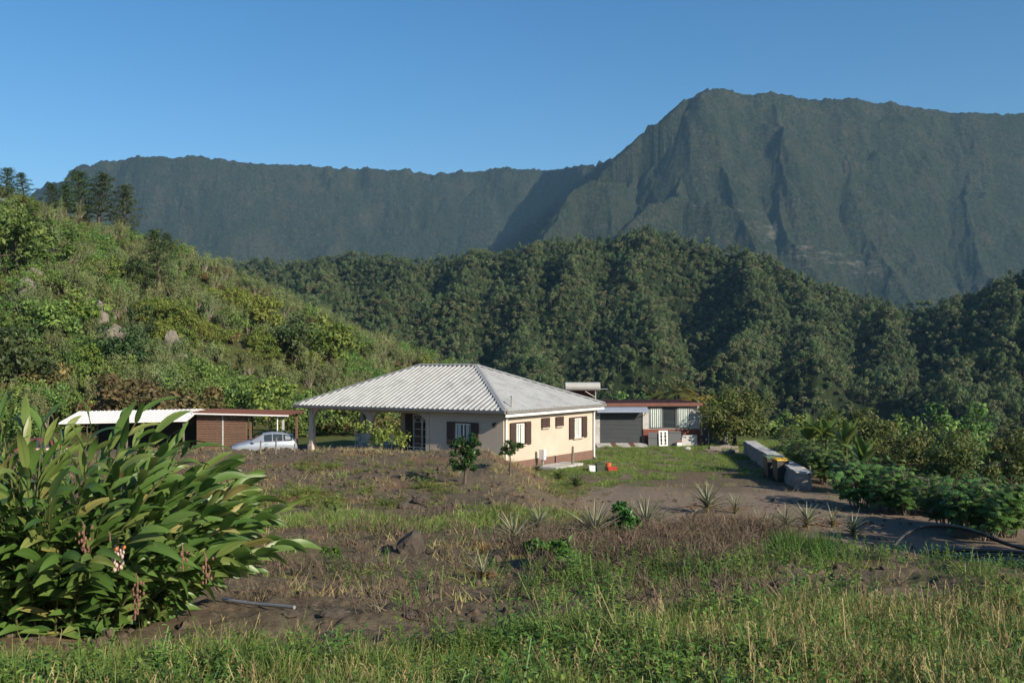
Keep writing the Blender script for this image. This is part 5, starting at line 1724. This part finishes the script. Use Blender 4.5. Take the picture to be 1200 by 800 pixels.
F_CITRUS = foliage('leaf_citrus', [(.018, .045, .010), (.038, .080, .016), (.075, .12, .03)], rough=.4)
F_BRIGHT = foliage('leaf_bright_shrub', [(.025, .07, .010), (.045, .125, .018), (.085, .185, .035)], rough=.4)
K1 = leafy(500, 1.7, .46, 1500, .12, .5, F_CITRUS, 'citrus_sapling', 'tree', 26, lo=-.95)
p = hit(545, 568, 15)
k1 = K1.place(p, 'narrow leafy citrus sapling on the mound in front of the shaded wall window', None, (p[1] / 31. * 1.1, p[1] / 31. * 1.1, p[1] / 31. * 1.12), .5)
K2 = leafy(501, 1.5, .5, 800, .12, .5, F_CITRUS, 'citrus_sapling', 'tree', 12, lo=0)
p = hit(598, 556, 15); K2.place(p, 'small round crowned sapling at the cream house corner', None, p[1] / 42. * 1.05, 1.5)
K3 = leafy(502, 2.3, 1.0, 900, .17, .5, F_YEL, 'veranda_shrub', 'bush', 18)
p = loc2w(-7.3, -1.0); p[2] = hz(p[0], p[1]) ; K3.place(p, 'light green airy shrub in front of the veranda recess', None, 1.25, .3)
KB = leafy(503, .75, .42, 520, .12, .5, F_BRIGHT, 'bright_shrub', 'bush', 12, lo=-.9)
p = hit(730, 632, 6); KB.place(p, 'glossy bright green shrub between two large pineapple plants', None, p[1] / 18.0 * .85, .3)
KS = leafy(504, .55, .4, 260, .12, .5, F_BRIGHT, 'leafy_weed', 'plant', 10, lo=-.9)
for px, row, s, lab in [(658, 668, 1.1, 'leafy light green weed on the dark bank below the pineapples'), (212, 712, .001, '')]:
    if s > .01: p = hit(px, row, 6); KS.place(p, lab, None, s * p[1] / 16, .7)
p = hit(391, 660, 6); KS.place(p, 'tiny yellow green weed alone on bare soil right of the ginger', None, .5, .2)
# trees at the edge of the yard and below it
FK = [tkind('round_fruit_tree', 600 + i, 'fruit', 7500) for i in range(3)]


def on(px, row, d): 
    p = px2w(px, row, d); p[2] = (HROW - row) / F * d; return p


for i, (px, rowtop, wpx, d, lab) in enumerate([
    (862, 452, 98, 66, 'round flushing fruit tree right behind the panel fence of the annex'),
    (1002, 484, 110, 60, 'round fruit tree with yellowish top behind the banana plants'),
    (1092, 497, 105, 54, 'yellow green fruit tree in the middle of the three below the yard'),
    (1120, 510, 90, 50, 'fruit tree overlapping the front of the middle one below the yard'),
    (1205, 507, 100, 52, 'fruit tree at the right edge of the picture'),
    (1040, 520, 70, 58, 'small fruit tree between the banana plants and the middle tree'),
    (925, 500, 60, 72, 'small tree behind the far end of the block wall')]):
    x = (px - 600) / F * d; w_ = wpx / F * d; s = w_ / 6.4
    top = (HROW - rowtop) / F * d; hh = 5.0 * s
    gz = hz(x, d)
    FK[i % 3].place((x, d, top - hh * 1.02), lab, 'fruit trees around the yard', (s, s, s * 1.0), i * 1.3)
# more trees on the slope beyond the yard
for i, (px, row, d, kd, s) in enumerate([(905, 478, 95, 'broad', 1.3), (945, 482, 100, 'yellow', 1.2), (990, 480, 110, 'broad', 1.3), (1130, 480, 85, 'broad', 1.4), (1165, 492, 90, 'dark', 1.4), (1060, 492, 95, 'broad', 1.2), (840, 462, 88, 'yellow', 1.2), (735, 466, 95, 'broad', 1.3), (700, 470, 100, 'dark', 1.3)]):
    x = (px - 600) / F * d; top = (HROW - row) / F * d
    KINDS_L[kd][i % 2].place((x, d, top - 4.6 * s), ['tree beyond the wall behind the round fruit tree', 'yellowish tree between the round fruit tree and the bananas', 'tree top behind the banana plants', 'tree behind the middle fruit tree, right', 'dark tree behind the two right fruit trees', 'tree top between the bananas and the middle fruit tree', 'light tree just left of the round fruit tree', 'tree directly behind the annex roller door', 'dark tree behind the water heater'][i], 'trees beyond the yard', s, i)


# palms behind the annex
def palm_kind(seed, mat, h=5.0):
    g = np.random.default_rng(seed)
    t = MB(); t.tube([(0, 0, 0), (.1, 0, h * .5), (.05, .1, h)], [.17, .12, .09], 9)
    fr = MB()
    for i in range(17):
        a = i * 2.4; el = R(g.uniform(5, 75)); L = g.uniform(1.9, 2.5)
        d = np.array([math.cos(a) * math.cos(el), math.sin(a) * math.cos(el), math.sin(el)])
        P = np.array([.05, .1, h]); dd = d; pts = [P]
        for k in range(12):
            pts.append(pts[-1] + dd * L / 12); dd = nrm(dd + np.array([0, 0, -.11]))
        pts = np.array(pts)
        fr.tube(pts, np.linspace(.025, .006, 13), 4, cap=False, tint=.4)
        sd = nrm(np.cross(d, [0, 0, 1.0]))
        ti = np.clip(g.normal(.5, .2), 0, 1)
        for k in range(1, 36):
            q = k / 36 * 12; ii = min(int(q), 11); b = pts[ii] + (pts[ii + 1] - pts[ii]) * (q - ii)
            tg = nrm(pts[ii + 1] - pts[ii])
            for sg in (-1, 1):
                blade(fr, b, tg * .55 + sg * sd * .8 + [0, 0, -.1], [0, 0, 1], .62 * math.sin(math.pi * (.12 + .83 * k / 36)), .05, .8, ti, 3, .2)
    return Kind('palm_tree', 'palm', [('trunk', t, PALEBARK, True), ('fronds', fr, mat, True)])


F_PALM = foliage('leaf_palm', [(.06, .075, .02), (.13, .14, .04), (.24, .22, .07)], trans=.3)
F_PALMY = foliage('leaf_palm_yellow', [(.16, .12, .03), (.30, .22, .05), (.42, .32, .09)], trans=.3)
for px, row, d, mat, s, sd, lab in [(792, 462, 73, F_PALM, .95, 1, 'green palm rising above the annex roof'), (812, 470, 74, F_PALMY, .8, 2, 'yellowing palm between the annex roof and the fruit tree'), (768, 472, 75, F_PALMY, .7, 3, 'small yellowed palm left of the green palm behind the annex')]:
    top = (HROW - row) / F * d
    palm_kind(sd, mat).place(((px - 600) / F * d, d, top - 5.0 * s), lab, 'palms behind the annex', s, sd)

# banana plants
F_BAN = foliage('leaf_banana', [(.035, .075, .015), (.075, .14, .03), (.14, .20, .06)], trans=.4, rough=.4, midrib=(.18, .22, .08))
for i, (px, row, d, h_, lab) in enumerate([(968, 520, 47.5, 1.9, 'banana plant with upright leaves, middle of the group'), (948, 522, 48.5, 1.7, 'banana plant at the left of the group, above the bins'), (992, 528, 46, 1.7, 'banana plant at the right of the group'), (1012, 548, 41, 1.3, 'low banana plant with one broad raised leaf over the cassava')]):
    g = np.random.default_rng(700 + i); t = MB(); l = MB()
    x = (px - 600) / F * d
    t.tube([(0, 0, -.2), (0, 0, h_ * .55), (.02, 0, h_)], [.12, .09, .05], 9, tint=.5)
    for k in range(8):
        a = k * 2.4 + g.normal() * .3; el = R(g.uniform(35, 82))
        dd = np.array([math.cos(a) * math.cos(el), math.sin(a) * math.cos(el), math.sin(el)])
        blade(l, np.array([0, 0, h_]) + dd * .1, dd, [0, 0, 1], g.uniform(.9, 1.35), g.uniform(.36, .48), g.uniform(.2, 1.0), np.clip(g.normal(.5, .2), 0, 1), 9, .45, .012, lambda q: math.sin(math.pi * min(1, q * .9 + .08)) ** .55)
    Kind('banana_plant', 'plant', [('stem', t, F_STEM, True), ('leaves', l, F_BAN, True)]).place((x, d, hz(x, d)), lab, 'banana plants behind the cassava', 1, i)


# cassava
def cassava_kind(seed, h=1.75, rx=1.4, nl=640):
    g = np.random.default_rng(seed); st = MB(); l = MB()
    tips = []
    for i in range(16):
        a = g.uniform(0, 6.28); rr_ = rx * .8 * math.sqrt(g.random())
        top = np.array([math.cos(a) * rr_, math.sin(a) * rr_, h * g.uniform(.6, .95)])
        st.tube([(top[0] * .3, top[1] * .3, -.1), top * [.6, .6, .5], top], [.022, .018, .01], 5, cap=False)
        tips.append(top)
    for k in range(nl):
        tp = tips[k % len(tips)]; f = g.uniform(.25, 1.05)
        b = tp * [.3 + .7 * f, .3 + .7 * f, f]
        a = g.uniform(0, 6.28); el = R(g.uniform(-15, 60))
        dd = np.array([math.cos(a) * math.cos(el), math.sin(a) * math.cos(el), math.sin(el)])
        c = b + dd * g.uniform(.15, .42)
        st.tube([b, c], .004, 3, cap=False)
        ti = np.clip(g.normal(.5, .17), 0, 1); u_ = np.array([dd[0] * .5 + g.normal() * .25, dd[1] * .5 + g.normal() * .25, 1])
        ax = nrm(np.cross(u_, dd)); fw = nrm(np.cross(ax, u_))
        for m_ in range(-3, 4):
            an = m_ * .52
            blade(l, c, fw * math.cos(an) + ax * math.sin(an), u_,   .19 * (1 - .09 * abs(m_)), .05, .75, ti, 3, .2)
    return Kind('cassava_bush', 'bush', [('stems', st, PALEBARK, True), ('leaves', l, F_CASS, True)])


CK = [cassava_kind(800 + i) for i in range(3)]
for i, (px, row, s, lab) in enumerate([
    (1150, 632, 1.0, 'broad cassava bush nearest the hoses at the right'), (1185, 628, .95, 'cassava bush at the right edge beside the broad one'), (1112, 618, .85, 'cassava bush left of the broad one by the hoses'),
    (1062, 603, .8, 'cassava bush third from the hoses, over the path bend'), (1034, 600, .9, 'cassava bush in the middle of the row over the shaded path'), (1008, 594, .95, 'cassava bush right of the end of the block wall'),
    (1000, 578, .85, 'cassava bush just behind the one at the wall end'), (972, 566, .95, 'tall cassava bush under the banana leaves'), (950, 556, .9, 'cassava bush beside the yellow lidded bin'),
    (934, 546, .85, 'farthest cassava bush, behind the bins'), (1085, 600, .7, 'cassava bush behind the row, below the middle fruit tree'), (1125, 606, .7, 'cassava bush behind the broad one, towards the fruit trees'),
    (985, 548, .8, 'cassava bush at the foot of the banana plants')]):
    p = hit(px, row, 14)
    if p[1] > 60: p = np.array([(px - 600) / F * 44, 44, 0]); p[2] = hz(p[0], p[1])
    CK[i % 3].place(p, lab, 'cassava bushes along the path', s * 1.08, i * 1.1)

# rocks
def rock(px, row, w_, h_, lab, group=None, mt=None, seed=0, d0=6, name='boulder'):
    g = np.random.default_rng(900 + seed); p = hit(px, row, d0)
    w_ = w_ / F * p[1]; h_ = h_ / F * p[1]
    m = MB(); m.sphere((0, 0, 0), 1, 14, 9)
    V = m.v[0]; n = vnoise(V[:, 0] * 1.7 + seed, V[:, 1] * 1.7 + V[:, 2] * 2.1, seed) + .4 * vnoise(V[:, 0] * 4 + seed, V[:, 1] * 4 + V[:, 2] * 5, seed + 1)
    V = V * (.6 + .55 * n)[:, None]; m.v[0] = V * [w_ / 2 * 1.1, w_ / 2 * .9, h_ * .62] + [0, 0, h_ * .3]
    o = m.build(name, mt or STONE); o.location = tuple(p); o.rotation_euler = (0, 0, g.uniform(0, 6)); 
    return tag(o, lab, 'rock', group)


o = None
g = np.random.default_rng(5)
p = hit(483, 645, 6); rs_ = p[1] / F
m = MB()
prof = [(-18, 0), (-17, 9), (-9, 17), (2, 24), (8, 22), (13, 10), (14, 0), (4, -5), (-10, -4)]
pts = np.array(prof) * rs_
V = []
for k, (y, s) in enumerate(((-.28, .55), (-.2, .9), (0, 1.05), (.2, .9), (.28, .5))):
    for q in pts: V.append((q[0] * s + g.normal() * .012, y + g.normal() * .015, q[1] * s + g.normal() * .012))
n = len(pts)
Fc = [(k * n + i, k * n + (i + 1) % n, (k + 1) * n + (i + 1) % n, (k + 1) * n + i) for k in range(4) for i in range(n)] + [tuple(range(n))[::-1], tuple(4 * n + i for i in range(n))]
o = m.add(V, Fc).build('boulder', STONE); o.location = tuple(p); tag(o, 'dark wedge shaped boulder with a pale top corner on the grass strip', 'rock')
for i, (px, row, w_, h_, lab) in enumerate([(503, 648, 9, 6, 'small dark stone just right of the wedge shaped boulder'), (518, 650, 10, 7, 'dark stone second right of the wedge shaped boulder'), (493, 590, 22, 10, 'low dark stone half buried in the middle of the mound'), (473, 595, 14, 8, 'dark stone left of the half buried one on the mound'), (724, 668, 12, 14, 'dark upright stone among the weeds below the pineapples'), (838, 688, 14, 12, 'brown stone below the metal pipe'), (812, 655, 10, 9, 'reddish stone above the metal pipe in the weeds'), (443, 562, 10, 5, 'pale small stone on the bare top of the mound'), (392, 722, 30, 9, 'dark clods of soil, larger heap near the buried pipe'), (340, 722, 22, 8, 'dark clod of soil beside the buried pipe'), (480, 724, 18, 8, 'dark clod of soil at the grass edge in the middle foreground'), (560, 728, 16, 8, 'dark clod at the grass edge right of centre')]):
    rock(px, row, w_, h_, lab, 'stones on the soil', STONE, i, name='stone')
for i, (px, row, w_, h_, lab) in enumerate([(45, 335, 30, 22, 'pale rock outcrop on the upper left of the hillside'), (35, 345, 26, 22, 'brownish rock outcrop beside the pale one at left'), (120, 385, 22, 34, 'tall pale rock face in the lower middle of the hillside'), (138, 402, 26, 22, 'dark streaked rock right below the tall pale face'), (152, 408, 16, 14, 'small pale rock beside the dark streaked one'), (205, 415, 22, 30, 'pale rock slab on the hillside above the red roof'), (215, 428, 24, 16, 'bright lowest rock on the hillside above the red roof'), (62, 300, 16, 12, 'small pale rock near the crest at left'), (220, 285, 8, 16, 'pale rock edge at the end of the crest')]):
    r_o = rock(px, row, w_ * .95, h_ * .9, lab, 'rock outcrops on the hillside', PALEROCK, 30 + i, 60, 'rock_outcrop')
    r_o.location.y -= .8; r_o.location.z += .1


# ------------------------------------------------------------------ grass, weeds and ground cover (stuff)
F_GRASS = foliage('grass_green', [(0.0660, 0.1131, 0.0226), (0.1413, 0.2168, 0.0471), (0.2639, 0.3016, 0.0943)], trans=.3, rough=.6, var=.3)
F_GRASSD = foliage('grass_dry', [(0.1317, 0.1193, 0.0491), (0.2545, 0.2141, 0.0966), (0.4124, 0.3335, 0.1668)], trans=.25, rough=.7, var=.25)
F_WEED = foliage('weed_leaf', [(0.0525, 0.1050, 0.0210), (0.1137, 0.2013, 0.0385), (0.2275, 0.3150, 0.0700)], trans=.3, rough=.5, var=.3)
F_TWIG = foliage('dead_brown_twigs', [(.05, .038, .026), (.105, .080, .055), (.17, .13, .09)], trans=0, rough=.9, var=.25)


def grass_clump(seed, n, h, w_, spread, mat, heads=0, lean_=.5):
    g = np.random.default_rng(seed); m = MB()
    for i in range(n):
        a = g.uniform(0, 6.28); r_ = spread * math.sqrt(g.random())
        b = np.array([r_ * math.cos(a), r_ * math.sin(a), -.02])
        d = np.array([g.normal() * lean_ * .6, g.normal() * lean_ * .6, 1])
        L = h * g.uniform(.45, 1.1)
        blade(m, b, d, [g.normal(), g.normal(), .2], L, w_ * g.uniform(.7, 1.3), g.uniform(.1, 1.0), np.clip(g.normal(.5, .22), 0, 1), 4, .15, 0, lambda q: (1 - q) ** .6 + .03)
        if heads and g.random() < heads:
            tip = b + nrm(d) * L * 1.15
            for k in range(5):
                blade(m, tip + [0, 0, -.02 * k], [g.normal() * .5, g.normal() * .5, 1], [1, 0, 0], .03, .007, .4, .7, 2, 0)
            m.tube([b, tip], .0022, 3, cap=False, tint=.8)
    return m.mesh('clump_%d' % seed, mat)


def weed_clump(seed, n, h, L, mat, spread=.12):
    g = np.random.default_rng(seed); m = MB()
    for i in range(n):
        a = g.uniform(0, 6.28); b = np.array([math.cos(a), math.sin(a), 0]) * spread * math.sqrt(g.random())
        top = b * 1.6 + np.array([g.normal() * .05, g.normal() * .05, h * g.uniform(.5, 1.1)])
        m.tube([b, top], .003, 3, cap=False, tint=.3)
        for k in range(7):
            f = .3 + .7 * k / 6; q = b + (top - b) * f; a2 = k * 2.4 + g.normal() * .3
            blade(m, q, [math.cos(a2), math.sin(a2), .5], [0, 0, 1], L * g.uniform(.7, 1.2), L * .45, .8, np.clip(g.normal(.5, .2), 0, 1), 3, .2)
    return m.mesh('weed_%d' % seed, mat)


def twig_clump(seed, n, h, mat):
    g = np.random.default_rng(seed); m = MB()
    for i in range(n):
        a = g.uniform(0, 6.28); b = np.array([math.cos(a), math.sin(a), 0]) * .2 * math.sqrt(g.random())
        d = nrm(np.array([g.normal() * .6, g.normal() * .6, 1])); L = h * g.uniform(.4, 1.1)
        p1 = b + d * L * .6; p2 = p1 + nrm(d + g.normal(size=3) * .5) * L * .4
        m.tube([b, p1, p2], [.004, .003, .0015], 3, cap=False, tint=np.clip(g.normal(.5, .25), 0, 1))
        blade(m, p1, g.normal(size=3) + [0, 0, .4], [0, 0, 1], L * .4, .012, 1.2, np.clip(g.normal(.5, .25), 0, 1), 3, .2)
    return m.mesh('twig_%d' % seed, mat)


def sow(name, protos, weights, n, region, dens, size, sd=.25, tilt=.12):
    """n tries in region (az0,az1,r0,r1 in degrees / metres, uniform per picture area), kept by dens(x,y)"""
    a = rng.uniform(R(region[0]), R(region[1]), n); q = rng.random(n)
    r = 1 / (1 / region[2] + q * (1 / region[3] - 1 / region[2])) if len(region) < 5 else np.sqrt(region[2] ** 2 + q * (region[3] ** 2 - region[2] ** 2))
    x = np.sin(a) * r; y = np.cos(a) * r
    k = rng.random(n) < dens(x, y); x, y = x[k], y[k]
    z = H(x, y); P = np.stack([x, y, z], 1); m = len(P)
    s = size(x, y) * np.clip(rng.normal(1, sd, m), .45, 1.7)
    rot = np.stack([rng.normal(0, tilt, m), rng.normal(0, tilt, m), rng.uniform(0, 6.28, m)], 1)
    idx = rng.choice(len(protos), m, p=np.array(weights) / np.sum(weights))
    print(name, m)
    return scatter(name, protos, P, idx, rot, np.stack([s, s, s * rng.uniform(.8, 1.25, m)], 1))


def pxl(x, y): return 600 + F * x / y
def clear(x, y): return (np.hypot((x - gx) / 1.35, (y - gy) / .8) > 1)      # under the ginger nothing grows


def n_(x, y, s, seed): return fbm(x * s, y * s, 3, seed)


GL = [grass_clump(1000 + i, 30, .29, .007, .13, F_GRASS, 0, .65) for i in range(4)]
GD = [grass_clump(1010 + i, 24, .31, .0042, .15, F_GRASSD, .22, .6) for i in range(4)]
GS = [grass_clump(1020 + i, 22, .15, .010, .12, F_GRASS, lean_=.9) for i in range(3)]
GSD = [grass_clump(1030 + i, 18, .15, .008, .12, F_GRASSD, lean_=.9) for i in range(2)]
WD = [weed_clump(1040 + i, 7, .2, .045, F_WEED) for i in range(3)]
TW = [twig_clump(1050 + i, 26, .4, F_TWIG) for i in range(3)]

# foreground meadow: greener at left, drier and taller at right
edge = lambda x, y: sstep(0, 1.6, np.interp(pxl(x, y), [0, 250, 420, 560, 700, 1000, 1200], [7.7, 7.9, 8.1, 8.8, 9.5, 10.3, 10.5]) - y + 1.4 * (n_(x, y, .8, 201) - .5))
dry = lambda x, y: sstep(.35, .75, .25 + .5 * sstep(560, 980, pxl(x, y)) + .9 * (n_(x, y, .7, 203) - .5))
A_ = (-31, 31, 5.0, 11.6, 1)
sow('meadow_grass', GL, [1] * 4, 26000, A_, lambda x, y: edge(x, y) * (1 - .25 * dry(x, y)) * clear(x, y) * sstep(.25, .5, n_(x, y, 1.3, 211)), lambda x, y: .62 + .3 * n_(x, y, .9, 205))
sow('dry_meadow_grass', GD, [1] * 4, 26000, A_, lambda x, y: edge(x, y) * (.04 + .14 * dry(x, y)) * clear(x, y), lambda x, y: .62 + .3 * n_(x, y, .9, 207))
sow('meadow_weeds', WD, [1] * 3, 26000, A_, lambda x, y: edge(x, y) * (.06 + .22 * sstep(.5, .65, n_(x, y, 1.0, 213))) * clear(x, y), lambda x, y: .75 + .5 * n_(x, y, .9, 209))


# band between meadow and bank: sparse tufts on brown soil, greener weeds in front of the pineapples
def bank(x, y):
    p = pxl(x, y)
    return sstep(9.0, 10.5, y) * np.where(p > 990, 2.0 * sstep(28.5, 26, y), sstep(20.5, 19.0, y)) * np.where(p > 480, 1, .4)


def wetgreen(x, y):
    p = pxl(x, y); row = HROW - F * H(x, y) / y
    return np.exp(-((row - np.interp(p, [500, 640, 760, 900, 1000], [715, 685, 675, 668, 662])) / 22) ** 2) * sstep(540, 660, p)


sow('bank_weeds', WD + GS, [2, 2, 2, 2, 2, 2], 22000, (-14, 29, 9, 27, 1), lambda x, y: np.clip(bank(x, y) * (.04 + .45 * wetgreen(x, y)) * (1 - .8 * sstep(960, 1010, pxl(x, y))) * sstep(.3, .55, n_(x, y, 1.1, 215)), 0, 1) * clear(x, y), lambda x, y: .75 + .5 * n_(x, y, .9, 209))
sow('dead_brush', TW, [1] * 3, 14000, (-22, 16, 9.5, 24, 1), lambda x, y: np.clip(.012 + .42 * np.exp(-((HROW - F * H(x, y) / y - 648) / 20) ** 2) * sstep(600, 660, pxl(x, y)) * sstep(900, 850, pxl(x, y)) + .5 * np.exp(-((HROW - F * H(x, y) / y - 622) / 12) ** 2) * sstep(800, 840, pxl(x, y)), 0, 1) * clear(x, y), lambda x, y: .6 + .6 * n_(x, y, .9, 219))
# tall bright grass by the metal pipe
TG = [grass_clump(1060 + i, 40, .8, .016, .2, foliage('tall_bright_grass_%d' % i, [(.03, .07, .012), (.06, .13, .025), (.11, .18, .04)], trans=.35, var=.15), lean_=.5) for i in range(2)]
c0 = [(936 - 600) / F * 15.5, 15.5]
P = np.array([[c0[0] + rng.normal() * .24, c0[1] + rng.normal() * .4, 0] for _ in range(60)]); P[:, 2] = H(P[:, 0], P[:, 1])
scatter('tall_bright_grass', TG, P, rng.integers(0, 2, 60), np.stack([rng.normal(0, .2, 60), rng.normal(0, .2, 60), rng.uniform(0, 6, 60)], 1), np.repeat(rng.uniform(.4, .75, 60)[:, None], 3, 1))
# short turf by the cover map: grass strip, mound patches, yard lawn
gcov = lambda x, y: cover(x, y)[0]
sow('short_grass', GS, [1] * 3, 60000, (-29, 29, 10, 44, 1), lambda x, y: np.clip((gcov(x, y) - .25) * 1.1, 0, 1) * clear(x, y) * np.where((y > 19) & (y < 26), 1, .14), lambda x, y: .8 + .5 * n_(x, y, .7, 221) + .01 * y)
sow('dry_short_grass', GSD, [1] * 2, 60000, (-29, 29, 10, 46, 1), lambda x, y: (.012 + .06 * sstep(.52, .65, n_(x, y, .5, 223))) * clear(x, y) * (1 - .8 * cover(x, y)[1]), lambda x, y: .9 + .5 * n_(x, y, .7, 225) + .01 * y)
sow('lawn_grass', GS, [1] * 3, 26000, (-10, 20, 40, 72, 1), lambda x, y: np.clip(gcov(x, y) - .2, 0, 1) * np.where((x < 2) & (y > 48) & (y < 66), 0, 1) * np.where((y > 65) & (x < 13), 0, 1), lambda x, y: 1.0 + .4 * n_(x, y, .7, 227))
# broad-leaved yellow-green creeper patches on the mound
SW = [weed_clump(1070 + i, 7, .2, .09, foliage('creeper_leaf_%d' % i, [(.09, .13, .02), (.18, .23, .045), (.28, .32, .09)], trans=.35, var=.2), .16) for i in range(2)]


def creep(x, y):
    p = pxl(x, y); row = HROW - F * H(x, y) / y; s = 0
    for cx_, cy_, sx_, sy_, a_ in ((365, 582, 22, 8, 1), (385, 592, 18, 6, .8), (447, 592, 12, 5, .7), (505, 572, 22, 5, .6), (362, 547, 14, 5, .5), (390, 547, 10, 4, .5), (518, 590, 8, 5, .5), (425, 575, 10, 8, .4), (660, 575, 30, 8, .3), (300, 590, 20, 10, .5), (500, 560, 30, 12, .12), (420, 545, 60, 10, .06)):
        s = s + a_ * np.exp(-((p - cx_) / sx_) ** 2 - ((row - cy_) / sy_) ** 2)
    return np.clip(s * .42, 0, 1)


sow('creeping_weeds', SW, [1, 1], 30000, (-18, 6, 20, 44, 1), creep, lambda x, y: .62 + 0 * x)
# rubble on bare soil
RB = []
for i in range(3):
    m = MB(); m.sphere((0, 0, 0), 1, 7, 5); V = m.v[0]; m.v[0] = V * (.7 + .6 * vnoise(V[:, 0] * 2 + i, V[:, 1] * 2 + V[:, 2] * 2, i))[:, None] * [.05, .045, .032]
    RB.append(m.mesh('clod_%d' % i, [surf('soil_clod_%d' % i, (.10, .075, .05), (.055, .042, .03), 20, .95)]))
sow('soil_clods', RB, [1] * 3, 20000, (-27, 27, 8.5, 42, 1), lambda x, y: .55 * (1 - gcov(x, y)) * sstep(.4, .6, n_(x, y, .9, 231)) * (1 - .7 * cover(x, y)[1]), lambda x, y: .9 + .7 * n_(x, y, 2, 233), .45, .6)

# unseen trees added right of the frame so their shade covers hoses and path
for x, y, s_, lab in ((18.2, 14.4, 1.7, 'unseen leafy tree added for shade outside the right edge, nearest to the meadow'), (19.4, 16.6, 1.9, 'unseen leafy tree added for shade outside the right edge, second from the meadow'), (20.6, 18.8, 1.85, 'unseen leafy tree added outside the right edge to shade the hoses'), (21.6, 20.8, 1.6, 'unseen leafy tree added outside the right edge to shade the path bend')):
    KINDS_L['broad'][0].place((x, y, hz(x, y) + .4), lab, None, s_, x)
